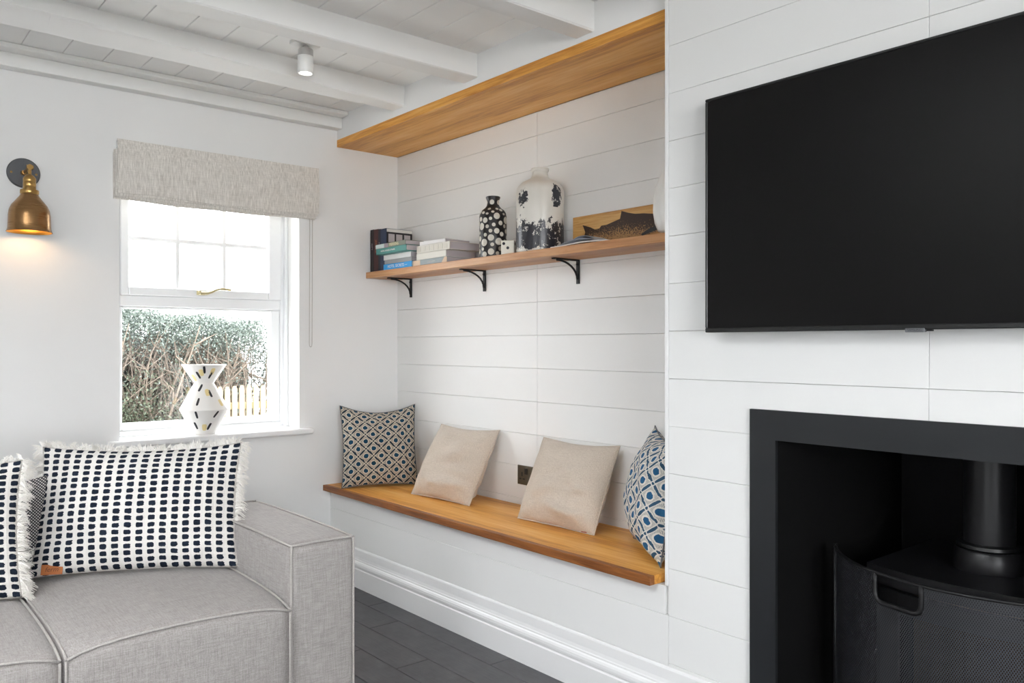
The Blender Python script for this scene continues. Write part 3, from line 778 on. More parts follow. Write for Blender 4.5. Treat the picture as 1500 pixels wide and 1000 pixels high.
def sheet(x0, x1, y0, y1, z0, lift, th=0.0008, sk_=0.0):
    m = MB(); n = 14
    for i in range(n+1):
        t = i/n; zz_ = z0 + lift(t)
        for (y_, d) in ((y0, 0), (y1, 0), (y1, th), (y0, th)): m.v.append((x0+(x1-x0)*t + (y_-y0)*sk_, y_, zz_ + d))
    for i in range(n):
        for k in range(4): m.f.append((i*4+k, i*4+(k+1) % 4, i*4+4+(k+1) % 4, i*4+4+k))
    m.f.append((0, 1, 2, 3)); m.f.append((n*4+3, n*4+2, n*4+1, n*4)); return m
obj('cover', sheet(1.452, 1.770, 2.262, 2.375, SZ+0.0002, lambda t: 0.002+0.010*math.sin(PI*t)**1.5*t, 0.004), M['page_white'], mg, smooth=True)
obj('page', sheet(1.480, 1.755, 2.270, 2.380, SZ+0.008, lambda t: 0.022*math.sin(PI*min(1, t*1.05))**1.2*(1-t*0.45)), flat('page_blue', '#c6cad3'), mg, smooth=True)
obj('page', sheet(1.500, 1.690, 2.300, 2.385, SZ+0.009, lambda t: 0.032*math.sin(PI*t)), flat('page_slate', '#a3a8b2'), mg, smooth=True)
fb = thing('fish_plaque', (1.43, 2.41, SZ), 'oak plaque printed with a dark speckled fish leaning on the wall', 'plaque')
obj('board', MB().box(0, 0.62, 0, 0.018, 0, 0.143, 0.002, 1), M['oak_plaque'], fb, local=True)
FP = [(1.499,1.651),(1.506,1.665),(1.49,1.697),(1.533,1.684),(1.562,1.671),(1.586,1.673),(1.597,1.683),(1.625,1.683),(1.665,1.692),(1.699,1.699),(1.707,1.729),(1.741,1.718),(1.778,1.709),(1.819,1.706),(1.865,1.699),(1.888,1.694),(1.94,1.683),(1.97,1.669),(1.98,1.654),(1.96,1.639),(1.905,1.631),(1.875,1.626),(1.840,1.622),(1.817,1.612),(1.800,1.624),(1.741,1.618),(1.687,1.615),(1.642,1.622),(1.597,1.637),(1.562,1.645),(1.533,1.632),(1.497,1.615)]
obj('printed_fish', MB().prism([(x-1.43, z_-SZ) for x, z_ in FP], -0.0008, -0.0002, 'y'), M['fish_print'], fb, local=True)
obj('pectoral_fin', MB().prism([(0.43, 0.055), (0.475, 0.068), (0.50, 0.062), (0.47, 0.045), (0.42, 0.036), (0.385, 0.028), (0.378, 0.035), (0.40, 0.045)], -0.0013, -0.0008, 'y'), M['ink_black'], fb, local=True)
gv = thing('gourd_vase', (2.082, 2.303, SZ), 'white ribbed ceramic vase at the chimney end of the shelf', 'vase')
gm = MB(); gp = [(0.050, 0), (0.078, 0.01), (0.090, 0.04), (0.096, 0.08), (0.094, 0.12), (0.086, 0.16), (0.074, 0.195), (0.060, 0.22), (0.045, 0.235), (0.030, 0.232), (0.026, 0.21)]
gm.lathe(gp, n=72, capt=False)
gm.v = [(x*(1+0.035*math.cos(9*math.atan2(y_, x))), y_*(1+0.035*math.cos(9*math.atan2(y_, x))), z_) for x, y_, z_ in gm.v]
obj('body', gm, M['ceramic_white'], gv, local=True, smooth='all')

# ------------------------------------------------------------------ socket on the alcove wall
sk = thing('wall_socket', (1.115, YA, 0.563), 'bronze double wall socket half hidden behind a linen cushion', 'socket')
obj('plate', MB().box(1.042, 1.188, YA-0.006, YA-0.0002, 0.563, 0.651, 0.0015, 2), M['bronze_plate'], sk)
for dx in (0, 0.072):
    for (x, z_, a, b) in ((1.080, 0.611, 0.004, 0.010), (1.068, 0.590, 0.007, 0.003), (1.092, 0.590, 0.007, 0.003)):
        obj('pin_hole', MB().box(x-a+dx-0.006, x+a+dx-0.006, YA-0.0066, YA-0.0058, z_-b, z_+b), M['black_plastic'], sk)
    obj('rocker_switch', MB().box(1.094+dx, 1.112+dx, YA-0.0095, YA-0.0055, 0.612, 0.640, 0.0012, 1), M['black_plastic'], sk)

# ------------------------------------------------------------------ cushions
def pillow(w_, h_, th, seed, pinch=0.07, wr=0.006, sag=0.02, n=46, crease=0.0):
    R = random.Random(seed); ph = [(R.uniform(2, 7), R.uniform(2, 7), R.uniform(0, 6.3)) for _ in range(7)]
    m = MB(); uv = []
    def P(u, v, side):
        x = w_/2*u*(1 - pinch*(1-v*v)*abs(u)**1.5); z_ = h_/2*v*(1 - pinch*(1-u*u)*abs(v)**1.5)
        e = max(0.0, (1-abs(u)**2.6))**0.62 * max(0.0, (1-abs(v)**2.6))**0.62
        k = sum(math.sin(a*u + b*v + c) * (0.5 + 0.5*math.sin(b*u*1.7 - a*v + c)) for a, b, c in ph) / 7
        y_ = side*(th/2*e + wr*2.2*k*min(1, e*2.2))
        z_ += -sag*max(0, v)**2*(1-u*u) + (0.25*wr*k); x += 0.25*wr*k
        for qx, qz, amp in ((0.75, -0.75, 1), (-0.75, -0.75, 0.8), (0.78, 0.6, 0.6)):
            d = math.hypot(u-qx, v-qz); y_ += side*wr*amp*math.sin(d*14)*math.exp(-d*3.2)*min(1, e*3)
        return (x, y_, z_ + h_/2)
    cr = [(R.uniform(-.2, .9), R.uniform(-.8, .8), R.uniform(-0.5, 0.5), R.uniform(0.07, 0.13), R.uniform(0.25, 0.6), R.uniform(0.5, 1.0)) for _ in range(13)]
    P0 = P
    def P(u, v, side):
        x, y_, z_ = P0(u, v, side)
        if crease and side:
            e = max(0.0, (1-abs(u)**4))*max(0.0, (1-abs(v)**4))
            for cu, cv, ang, wd, ln, am in cr:
                du, dv = u-cu, v-cv; a = du*math.cos(ang)+dv*math.sin(ang); b = -du*math.sin(ang)+dv*math.cos(ang)
                y_ += side*crease*am*e*math.exp(-(b/wd)**2 - (a/ln)**2)*(1 if am > 0.62 else -1)
        return (x, y_, z_)
    for side in (-1, 1):
        b = len(m.v)
        for j in range(n+1):
            for i in range(n+1):
                u = -1+2*i/n; v = -1+2*j/n; u = math.copysign(abs(u)**0.85, u); v = math.copysign(abs(v)**0.85, v)
                m.v.append(P(u, v, side)); uv.append(((u+1)/2, (v+1)/2))
        for j in range(n):
            for i in range(n):
                q = (b+j*(n+1)+i, b+j*(n+1)+i+1, b+(j+1)*(n+1)+i+1, b+(j+1)*(n+1)+i); m.f.append(q if side < 0 else q[::-1])
    m.uv = uv; m.smooth = 'all'; m.P = P; return m
def weld(me):
    bm = bmesh.new(); bm.from_mesh(me); bmesh.ops.remove_doubles(bm, verts=bm.verts, dist=1e-5); bmesh.ops.recalc_face_normals(bm, faces=bm.faces); bm.to_mesh(me); bm.free()
ROT = {}
def cpart(name, mb, mat, t):
    mb.xform(ROT[t.name]); return obj(name, mb, M[mat], t, local=True)
def cushion(name, BL, BR, TL, th, mat, label, seed, group=None, pinch=0.07, wr=0.006, sag=0.02, seam=None, h=None, wscale=1.0, crease=0.0):
    BL, BR, TL = Vector(BL), Vector(BR), Vector(TL)
    x = (BR-BL).normalized(); up = TL-BL; z_ = (up - x*up.dot(x)); hh_ = z_.length if h is None else h; z_.normalize(); y_ = z_.cross(x)
    o = (BL+BR)/2; t = thing(name, o, label, 'cushion', group); ROT[t.name] = basis((0, 0, 0), x, y_, z_)
    w_ = (BR-BL).length*wscale; m = pillow(w_, hh_, th, seed, pinch, wr, sag, crease=crease)
    c = cpart('cover', m, mat, t); weld(c.data)
    if seam:
        pts = [m.P(u, v, 0) for u, v in [(-1+2*i/20, -1) for i in range(20)] + [(1, -1+2*i/20) for i in range(20)] + [(1-2*i/20, 1) for i in range(20)] + [(-1, 1-2*i/20) for i in range(20)]]
        sm = MB().tube(pts, 0.0028, 5, closed=True); sm.smooth = 'all'; cpart('seam', sm, seam, t)
    t['w'] = w_; return t, m, hh_
SB = 0.4735
cushion('patterned_cushion', (0.172, 2.005, SB), (0.322, 2.368, SB), (0.085, 2.045, 0.885), 0.13, 'lattice_print', 'blue and tan lattice print cushion in the corner by the window wall', 3, pinch=0.065, wr=0.007, sag=0.03, crease=0.006, seam='seam_grey')
c2, m2, h2 = cushion('linen_cushion', (0.523, 2.195, SB), (0.948, 2.228, SB), (0.445, 2.380, 0.800), 0.15, 'cushion_linen', 'crumpled beige linen cushion next to the lattice cushion by the window', 7, wr=0.008, pinch=0.025, crease=0.020, sag=0.012, seam='cushion_linen')
c3, m3, h3 = cushion('linen_cushion', (1.287, 2.228, SB), (1.712, 2.248, SB), (1.225, 2.380, 0.800), 0.15, 'cushion_linen', 'crumpled beige linen cushion in front of the socket with a small red tag', 9, wr=0.009, pinch=0.02, crease=0.022, sag=0.012, seam='cushion_linen')
cpart('tag', MB().box(0.150, 0.178, -0.006, -0.001, 0.001, 0.014, 0.001, 1), 'red_tag', c3)
cushion('patterned_cushion', (1.840, 2.330, SB), (2.170, 2.090, SB), (1.905, 2.385, 0.895), 0.19, 'lattice_print_pale', 'pale blue lattice print cushion wedged against the chimney breast', 12, pinch=0.09, wr=0.009, sag=0.02, seam='seam_grey')

# ------------------------------------------------------------------ sofa
SX0, SX1 = 0.82, 1.62
sofa = thing('sofa', (1.2, 0.45, 0.0), 'grey linen low modular sofa with piped seams under the window', 'sofa')
def soft_block(x0, x1, y0, y1, z0, z1, crown, r=0.025, n=16, sagc=0.012, side=0.008):
    """upholstered block: crowned top, softly bulging sides, rounded edges"""
    m = MB(); bm = bmesh.new(); bmesh.ops.create_cube(bm, size=2.0)
    bmesh.ops.subdivide_edges(bm, edges=list(bm.edges), cuts=n, use_grid_fill=True)
    cx, cy, cz = (x0+x1)/2, (y0+y1)/2, (z0+z1)/2; hx, hy, hz = (x1-x0)/2, (y1-y0)/2, (z1-z0)/2
    for v in bm.verts:
        a, b, c = v.co
        p = Vector((a*hx, b*hy, c*hz)); q = Vector((max(-hx+r, min(hx-r, p.x)), max(-hy+r, min(hy-r, p.y)), max(-hz+r, min(hz-r, p.z))))
        d = p - q
        if d.length > 1e-6: p = q + d.normalized()*r
        if c > -0.5:
            p.z += crown*(1-a**4)*(1-b**4)*max(0, c) + sagc*((1-b*b)*0.7*abs(a)**6 + (1-a*a)*0.7*abs(b)**6)*max(0, c)**3 - sagc*0.8*(abs(a)*abs(b))**6*max(0, c)
        p.x += side*math.copysign(1, a)*abs(a)**8*(1-b*b)*(1-c*c); p.y += side*math.copysign(1, b)*abs(b)**8*(1-a*a)*(1-c*c)
        v.co = Vector((cx, cy, cz)) + p
    m.addbm(bm); m.smooth = 'all'; return m
def edge_pipe(parent, fn, r=0.0037, n=24):
    obj('piping', MB().tube([fn(i/n) for i in range(n+1)], r, 6), M['sofa_piping'], parent, smooth='all')
def seat(y0, y1):
    zt = 0.440; s_ = obj('seat_cushion', soft_block(SX0, SX1, y0, y1, 0.035, zt-0.012, 0.020, 0.018, 18, 0.020, 0.010), M['sofa_fabric'], sofa)
    r_ = 0.004; hy = (y1-y0)/2; cy = (y0+y1)/2
    def ztop(b): return zt - 0.012 + 0.020*0.7*(1-b*b) - 0.016*abs(b)**6 + 0.000
    edge_pipe(s_, lambda t: (SX1-0.003, cy+(-1+2*t)*(hy-0.006), ztop(-1+2*t)-0.003))
    for yy, sg in ((y0, 1), (y1, -1)):
        edge_pipe(s_, lambda t: (SX1-0.004, yy+sg*0.004, 0.05 + (zt-0.034-0.05)*t))
        edge_pipe(s_, lambda t: (SX0+0.01+(SX1-0.014-SX0)*t, yy+sg*0.004, zt-0.015+0.014*(1-(2*t-1)**2)-0.014*abs(2*t-1)**6))
    return s_
seat(0.458, 1.064); seat(-0.155, 0.452)
def arm(y0, y1, inner):
    x0, x1, zt = 0.83, 1.600, 0.600
    a_ = obj('arm', soft_block(x0, x1, y0, y1, 0.035, zt-0.004, 0.006, 0.012, 16, 0.004, 0.006), M['sofa_fabric'], sofa)
    for yy, sg in ((y0, 1), (y1, -1)):
        edge_pipe(a_, lambda t: (x0+0.006+(x1-x0-0.008)*t, yy+sg*0.002-(0.010 if sg > 0 else 0)*math.sin(PI*t)*0.5, zt-0.004-0.003*abs(2*t-1)**4+0.003*math.sin(PI*t)))
        edge_pipe(a_, lambda t: (x1-0.002, yy+sg*0.002, 0.05+(zt-0.055)*t))
    edge_pipe(a_, lambda t: (x1-0.002, y0+0.003+(y1-y0-0.006)*t, zt-0.005+0.002*math.sin(PI*t)))
    edge_pipe(a_, lambda t: (x0+0.004, y0+0.003+(y1-y0-0.006)*t, zt-0.005+0.002*math.sin(PI*t)))
arm(1.070, 1.283, -1); arm(-0.375, -0.161, 1)
obj('backrest', soft_block(0.70, 0.818, -0.375, 1.283, 0.035, 0.56, 0.006, 0.02, 16, 0.004, 0.004), M['sofa_fabric'], sofa)
for x in (0.86, 1.52):
    for yy in (-0.30, 0.44, 1.20): obj('foot', MB().lathe([(0.016, 0), (0.02, 0.04)], x, yy, 0.0, 12), M['black_plastic'], sofa)

# ------------------------------------------------------------------ sofa cushions
def fringe(t, m, edges, seed, L=0.045):
    """yarn ends in loose clumps along the given edges"""
    R = random.Random(seed); fm = MB()
    for (e, cnt, lean, ln) in edges:
        out = {'top': Vector((0, 0, 1)), 'right': Vector((1, 0, 0)), 'left': Vector((-1, 0, 0)), 'bottom': Vector((0, 0, -1))}[e]
        al = Vector((1, 0, 0)) if e in ('top', 'bottom') else Vector((0, 0, 1))
        nclump = cnt // 9
        for c in range(nclump):
            s0 = -1 + 2*(c + R.uniform(-.4, 1.4))/nclump; cl = R.uniform(0.55, 1.25); cd = al*R.gauss(lean, 0.5) + Vector((0, R.gauss(0.05, 0.55), 0))
            for k in range(9):
                s_ = max(-1, min(1, s0 + R.uniform(-.018, .018)))
                u, v = {'top': (s_, 1), 'right': (1, s_), 'left': (-1, s_), 'bottom': (s_, -1)}[e]
                p = Vector(m.P(u*0.993, v*0.993, 0)) + Vector((0, R.uniform(-.006, .006), 0))
                l = ln*cl*R.uniform(0.75, 1.1); d = (out + cd + Vector((R.gauss(0, .13), R.gauss(0, .13), R.gauss(0, .13)))).normalized()
                g_ = Vector((0, 0, -1)) * (0.5 if e in ('right', 'left') else 0.35); pts = [p]
                for q in range(3):
                    d2 = (d + g_*(q*0.6) + Vector((R.gauss(0, .12), R.gauss(0, .12), R.gauss(0, .12)))).normalized(); pts.append(pts[-1] + d2*(l/3))
                fm.tube(pts, [0.0015, 0.0014, 0.0012, 0.0006], 3, cap=False)
    fm.smooth = 'all'; o = cpart('fringe', fm, 'white_yarn', t); o['kind'] = 'stuff'
GS = None
tR, mR, hR = cushion('fringed_cushion', (0.900, 0.515, 0.449), (1.185, 1.050, 0.449), (0.765, 0.545, 0.858), 0.17, 'dotted_weave', 'white cushion with dark woven dots, fringe and a leather tag leaning near the sofa arm', 21, pinch=0.05, wr=0.009, sag=0.015, wscale=1.07)
fringe(tR, mR, [('top', 1300, 0.0, 0.026), ('right', 800, -0.3, 0.036), ('left', 800, -0.3, 0.036)], 31)
def tagplate():
    xx, zz_ = -0.245, 0.012
    o = cpart('leather_tag', MB().box(xx-0.032, xx+0.032, -0.032, -0.029, zz_-0.006, zz_+0.026, 0.001, 1), 'leather', tR); o['label'] = 'tan leather tag'
    obj('tag_lettering', text_mb('ferm', 0.021, ROT[tR.name] @ basis((xx, -0.0322, zz_+0.010), (1, 0, 0), (0, 0, 1), (0, -1, 0)), 0.0003, 0.2), M['leather_ink'], o, local=True)
tagplate()
tL, mL, hL = cushion('fringed_cushion', (1.010, -0.140, 0.449), (1.110, 0.450, 0.449), (0.880, -0.12, 0.845), 0.15, 'dotted_weave', 'white cushion with dark woven dots resting forward on the next sofa seat, cut by the frame', 22, pinch=0.05, wr=0.008, sag=0.012, wscale=1.0)
tL['label'] = 'white cushion with dark woven dots and fringe, without a leather tag'
fringe(tL, mL, [('top', 1000, 0.0, 0.026), ('right', 1000, -0.3, 0.040), ('left', 500, -0.3, 0.036)], 32)
cushion('tweed_cushion', (0.862, 0.120, 0.449), (0.872, 0.560, 0.449), (0.838, 0.120, 0.770), 0.05, 'dark_tweed', 'dark grey tweed cushion behind the two fringed cushions', 23, pinch=0.03, wr=0.003)

# ------------------------------------------------------------------ roman blind
bd = thing('roman_blind', (0.0, 1.458, 1.84), 'oatmeal linen roman blind pulled up over the window', 'blind')
def cloth(y0, y1, z0, z1, x, bow, th=0.003, seed=0, n=40, k=10):
    R = random.Random(seed); ph = [R.uniform(0, 6) for _ in range(4)]; m = MB()
    for s_ in (0, 1):
        for j in range(k+1):
            for i in range(n+1):
                u = i/n; v = j/k; yy = y0+(y1-y0)*u; zz_ = z0+(z1-z0)*v + (0.003*math.sin(u*7+ph[0]) + 0.002*math.sin(u*15+ph[1]))*(1-v)
                xx = x + bow*math.sin(PI*v)**0.8*0.6 + bow*(1-v)*0.5 + 0.0016*math.sin(u*11+ph[2]+v*3)*(1-v*0.5) + 0.002*math.sin(v*9+ph[3]+u*2)
                m.v.append((xx + (th if s_ else 0), yy, zz_))
    o = (n+1)*(k+1)
    for j in range(k):
        for i in range(n):
            a = j*(n+1)+i; m.f.append((a, a+1, a+n+2, a+n+1)); m.f.append((o+a, o+a+n+1, o+a+n+2, o+a+1))
    for i in range(n): m.f.append((i, o+i, o+i+1, i+1)); a = k*(n+1)+i; m.f.append((a, a+1, o+a+1, o+a))
    for j in range(k):
        a = j*(n+1); m.f.append((a, a+n+1, o+a+n+1, o+a)); a += n; m.f.append((a, o+a, o+a+n+1, a+n+1))
    m.smooth = 50; return m
obj('front_panel', cloth(0.980, 1.942, 1.866, 2.106, 0.042, 0.010, seed=1), M['blind_linen'], bd)
obj('fold', cloth(0.972, 1.938, 1.857, 2.06, 0.033, 0.005, seed=2), M['blind_linen'], bd)
obj('fold', cloth(0.970, 1.936, 1.848, 2.06, 0.024, 0.004, seed=3), M['blind_linen'], bd)
obj('fold', cloth(0.969, 1.930, 1.839, 2.05, 0.015, 0.003, seed=4), M['blind_linen'], bd)
obj('head_rail', MB().box(0.0005, 0.0385, 0.984, 1.938, 2.070, 2.104, 0.002, 1), M['white_plastic'], bd)
chn = [(0.020, 1.905, 2.07), (0.020, 1.903, 1.6), (0.020, 1.9015, 1.205), (0.020, 1.9035, 1.193), (0.020, 1.909, 1.189), (0.020, 1.9145, 1.193), (0.020, 1.9165, 1.205), (0.020, 1.918, 1.6), (0.020, 1.920, 2.07)]
chain = MB()
for a, b in zip(chn[:-1], chn[1:]):
    A_, B_ = Vector(a), Vector(b); n = max(1, int((B_-A_).length/0.0062))
    for k in range(n):
        p = A_ + (B_-A_)*((k+0.5)/n); r = 0.0023
        chain.add([p+Vector(q)*r for q in ((1,0,0),(-1,0,0),(0,1,0),(0,-1,0),(0,0,1),(0,0,-1))], [(0,2,4),(2,1,4),(1,3,4),(3,0,4),(2,0,5),(1,2,5),(3,1,5),(0,3,5)])
chain.tube(chn, 0.0008, 4)
obj('bead_chain', chain, M['chain_metal'], bd)

# ------------------------------------------------------------------ window sill vase
vz = thing('angular_vase', (-0.055, 1.392, 0.7746), 'white angular vase with black and yellow brush dashes on the window sill', 'vase')
vp = [(0.050, 0), (0.1115, 0.118), (0.0445, 0.243), (0.102, 0.331)]
obj('body', MB().lathe(vp + [(0.097, 0.331), (0.040, 0.243), (0.04, 0.20)], n=48, capt=False), M['ceramic_white'], vz, local=True, smooth=30)
ca = math.atan2(-1.4, 3.96)     # bearing of the room's centre from the vase
marks = [(0.02, 0.308, 'b', 0.1), (-0.35, 0.283, 'b', 0.35), (0.42, 0.283, 'b', -0.3), (-0.28, 0.222, 'b', -0.35), (0.40, 0.195, 'b', 0.25), (-0.30, 0.158, 'b', -0.15),
         (-0.33, 0.098, 'b', 0.1), (0.55, 0.098, 'b', -0.5), (-0.50, 0.045, 'b', 0.2), (0.32, 0.040, 'b', -0.35), (-0.15, 0.295, 'y', 0.2), (0.48, 0.300, 'y', -0.1), (0.22, 0.200, 'y', 0.2), (0.02, 0.036, 'y', 0.0), (-0.8, 0.27, 'y', 0.2), (0.9, 0.15, 'y', 0.2)]
marks += [(a + PI + 0.3, z_, c, t_) for a, z_, c, t_ in marks]
for a, z_, c, t_ in marks:
    pm_ = MB(); patch(pm_, vp, ca + a, z_, 0.0055 if c == 'b' else 0.010, 0.0175 if c == 'b' else 0.016, 0.0008, 14, t_, 'stroke')
    obj('brush_mark', pm_, M['ink_black' if c == 'b' else 'ink_yellow'], vz, local=True)

# ------------------------------------------------------------------ brass wall lamp
sc_ = thing('wall_lamp', (0.0, 0.628, 1.655), 'aged brass bell wall lamp glowing on the window wall', 'wall lamp')
rot = Matrix.Translation((0.0, 0.628, 1.912)) @ Matrix.Rotation(PI/2, 4, 'Y')
obj('back_plate', MB().lathe([(0.061, 0), (0.061, 0.009), (0.057, 0.0125), (0, 0.0125)], n=40).xform(rot), M['graphite'], sc_, smooth=True)
for yy in (0.583, 0.673): obj('screw', MB().lathe([(0.0045, 0), (0.0045, 0.002), (0, 0.004)], n=10).xform(Matrix.Translation((0.0125, yy, 1.910)) @ Matrix.Rotation(PI/2, 4, 'Y')), M['brass'], sc_)
am = MB().tube([(0.012, 0.628, 1.912), (0.03, 0.628, 1.912)], [0.012, 0.009], 16).tube([(0.03, 0.628, 1.912), (0.105, 0.633, 1.920)], 0.006, 12)
am.tube([(0.098, 0.633, 1.920), (0.118, 0.633, 1.920)], 0.011, 16); am.tube([(0.108, 0.622, 1.920), (0.108, 0.646, 1.920)], 0.009, 14); am.tube([(0.108, 0.633, 1.920), (0.110, 0.633, 1.885)], 0.007, 12)
obj('arm', am, M['brass'], sc_, smooth=True)
SA = (0.113, 0.632)
obj('lamp_holder', MB().lathe([(0.008, 1.890), (0.016, 1.884), (0.0235, 1.874), (0.0235, 1.862), (0.0225, 1.860), (0.0235, 1.858), (0.0235, 1.842), (0.0225, 1.840), (0.0235, 1.838), (0.0235, 1.826), (0.033, 1.826), (0.034, 1.823), (0.034, 1.812), (0.032, 1.809), (0.02, 1.809)][::-1], SA[0], SA[1], 0, 32), M['brass'], sc_, smooth=True)
shp = [(0.031, 1.8095), (0.036, 1.800), (0.049, 1.783), (0.064, 1.764), (0.072, 1.745), (0.0755, 1.722), (0.0765, 1.69), (0.0775, 1.668), (0.0805, 1.660), (0.0825, 1.6555)]
obj('lamp_shade', MB().lathe(shp[::-1], SA[0], SA[1], 0, 56, capb=False, capt=False), M['aged_brass'], sc_, smooth='all')
obj('shade_lining', MB().lathe([(r-0.0018, z_-0.0003 if i < 9 else z_) for i, (r, z_) in enumerate(shp)][::-1], SA[0], SA[1], 0, 56, capb=False), M['gold_inside'], sc_, smooth='all')
obj('bulb', MB().lathe([(0.0, 1.700), (0.014, 1.704), (0.023, 1.716), (0.026, 1.732), (0.022, 1.750), (0.014, 1.768), (0.013, 1.805)], SA[0], SA[1], 0, 24), M['bulb_glow'], sc_, smooth='all')
ld = bpy.data.lights.new('wall_lamp_light', 'POINT'); ld.energy = 0.45; ld.color = (1.0, 0.62, 0.30); ld.shadow_soft_size = 0.02
lo = bpy.data.objects.new('wall_lamp_light', ld); COL.objects.link(lo); lo.location = (SA[0], SA[1], 1.685)

# ------------------------------------------------------------------ ceiling spot
sp = thing('ceiling_spotlight', (0.885, 1.46, CZ), 'white cylinder spotlight hanging between two ceiling beams', 'spotlight')
obj('mounting_plate', MB().box(0.860, 0.910, 1.405, 1.515, CZ-0.018, CZ-0.0005, 0.003, 2), M['white_plastic'], sp)
obj('stem', MB().lathe([(0.011, CZ-0.040), (0.011, CZ-0.017)], 0.885, 1.462, 0, 16), M['grey_plastic'], sp, smooth=True)
obj('collar', MB().lathe([(0.0, CZ-0.058), (0.0300, CZ-0.058), (0.0300, CZ-0.034), (0.028, CZ-0.031), (0, CZ-0.030)], 0.885, 1.462, 0, 32), M['grey_plastic'], sp, smooth=True)
obj('body', MB().lathe([(0.024, CZ-0.118), (0.026, CZ-0.1265), (0.0300, CZ-0.1265), (0.0310, CZ-0.124), (0.0310, CZ-0.061), (0.030, CZ-0.059), (0, CZ-0.0585)], 0.885, 1.462, 0, 32, capb=False), M['white_plastic'], sp, smooth=True)
obj('lens', MB().lathe([(0.0, CZ-0.1225), (0.012, CZ-0.122), (0.0235, CZ-0.118), (0.0235, CZ-0.110), (0, CZ-0.108)], 0.885, 1.462, 0, 24), M['spot_glow'], sp, smooth=True)

# ------------------------------------------------------------------ television
TX0, TX1, TZ0, TZ1, TYf = 2.445, 3.660, 1.236, 1.912, 1.958
tv = thing('television', (3.05, 1.99, TZ0), 'large black flat television mounted on the chimney breast', 'television')
fr = MB(); b_ = 0.008
fr.box(TX0, TX1, TYf, TYf+0.028, TZ0, TZ0+0.013, 0.002, 1); fr.box(TX0, TX1, TYf, TYf+0.028, TZ1-b_, TZ1, 0.002, 1)
fr.box(TX0, TX0+b_, TYf, TYf+0.028, TZ0+0.013, TZ1-b_, 0.002, 1); fr.box(TX1-b_, TX1, TYf, TYf+0.028, TZ0+0.013, TZ1-b_, 0.002, 1)
obj('bezel', fr, M['tv_frame'], tv)
obj('screen', MB().box(TX0+b_, TX1-b_, TYf+0.002, TYf+0.0275, TZ0+0.013, TZ1-b_), M['tv_screen'], tv)
obj('housing', MB().box(TX0+0.12, TX1-0.12, TYf+0.028, TYf+0.05, TZ0+0.02, TZ1-0.14, 0.006, 2), M['tv_frame'], tv)
obj('wall_mount', MB().box(2.85, 3.25, TYf+0.05, YF-0.0005, 1.42, 1.72, 0.002, 1), M['black_iron'], tv)
tb_ = obj('logo_tab', MB().box(3.021, 3.066, TYf-0.0015, TYf+0.012, TZ0-0.006, TZ0+0.0035, 0.001, 1), M['tv_tab'], tv)
obj('logo', text_mb('SAMSUNG', 0.0072, basis((3.0435, TYf-0.0016, TZ0-0.0012), (1, 0, 0), (0, 0, 1), (0, -1, 0)), 0.0002), M['ink_black'], tb_, local=False)
obj('sensor', MB().box(3.068, 3.082, TYf+0.002, TYf+0.012, TZ0-0.004, TZ0-0.0002, 0.001, 1), M['black_plastic'], tv)

# ------------------------------------------------------------------ fireplace surround, stove and guard
fs = thing('fireplace_surround', (3.07, YF, 0.0), 'wide black steel fireplace frame and lining below the television', 'fireplace')
FB = 0.083
y0, y1 = YF-0.012, YF-0.0008
obj('frame', MB().prism([(FX0, 0.0005), (FX0, FZ), (FX1, FZ), (FX1, 0.0005), (FX1-FB, 0.0005), (FX1-FB, FZ-FB), (FX0+FB, FZ-FB), (FX0+FB, 0.0005)], y0, y1, 'y'), M['black_steel'], fs)
BY = 2.78
obj('lining_panel', MB().box(FX0+FB-0.004, FX0+FB, y1+0.0003, BY, 0.0005, FZ-FB+0.004), M['recess_black'], fs)
obj('lining_panel', MB().box(FX1-FB, FX1-FB+0.004, y1+0.0003, BY, 0.0005, FZ-FB+0.004), M['recess_black'], fs)
obj('lining_panel', MB().box(FX0+FB, FX1-FB, y1+0.0003, BY, FZ-FB, FZ-FB+0.004), M['recess_black'], fs)
obj('lining_panel', MB().box(FX0+FB, 2.885, BY-0.004, BY, 0.0005, FZ-FB), M['recess_black'], fs)
obj('lining_panel', MB().box(2.888, FX1-FB, BY-0.004, BY, 0.0005, FZ-FB), M['recess_black'], fs)
obj('hearth', MB().box(FX0+FB, FX1-FB, YF, BY-0.005, 0.0005, 0.012), M['recess_black'], fs)

st = thing('wood_stove', (3.05, 2.40, 0.012), 'black wood burning stove with flue pipe inside the fireplace', 'stove')
def dshape(x0, x1, yb, yf, bow, n=14, grow=0.0):
    xc, hw = (x0+x1)/2, (x1-x0)/2; p = [(x1+grow, yb+grow), (x0-grow, yb+grow)]
    for i in range(n+1):
        t = -1+2*i/n; p.append((xc+t*(hw+grow), yf-grow-bow*(1-t*t)))
    return p
bod = MB().prism(dshape(2.815, 3.285, 2.62, 2.235, 0.04), 0.5405, 0.575, 'z').prism(dshape(2.815, 3.285, 2.62, 2.235, 0.04), 0.10, 0.13, 'z')
bod.box(2.815, 2.84, 2.24, 2.62, 0.13, 0.5405).box(3.26, 3.285, 2.24, 2.62, 0.13, 0.5405).box(2.84, 3.26, 2.60, 2.62, 0.13, 0.5405)
sb_ = obj('body', bod, M['stove_black'], st)
for k in range(3): obj('fire_brick', MB().box(2.843+0.139*k, 2.979+0.139*k, 2.40, 2.43, 0.1305, 0.50, 0.003, 1), flat('fire_brick', '#b99f86', 0.9), sb_)
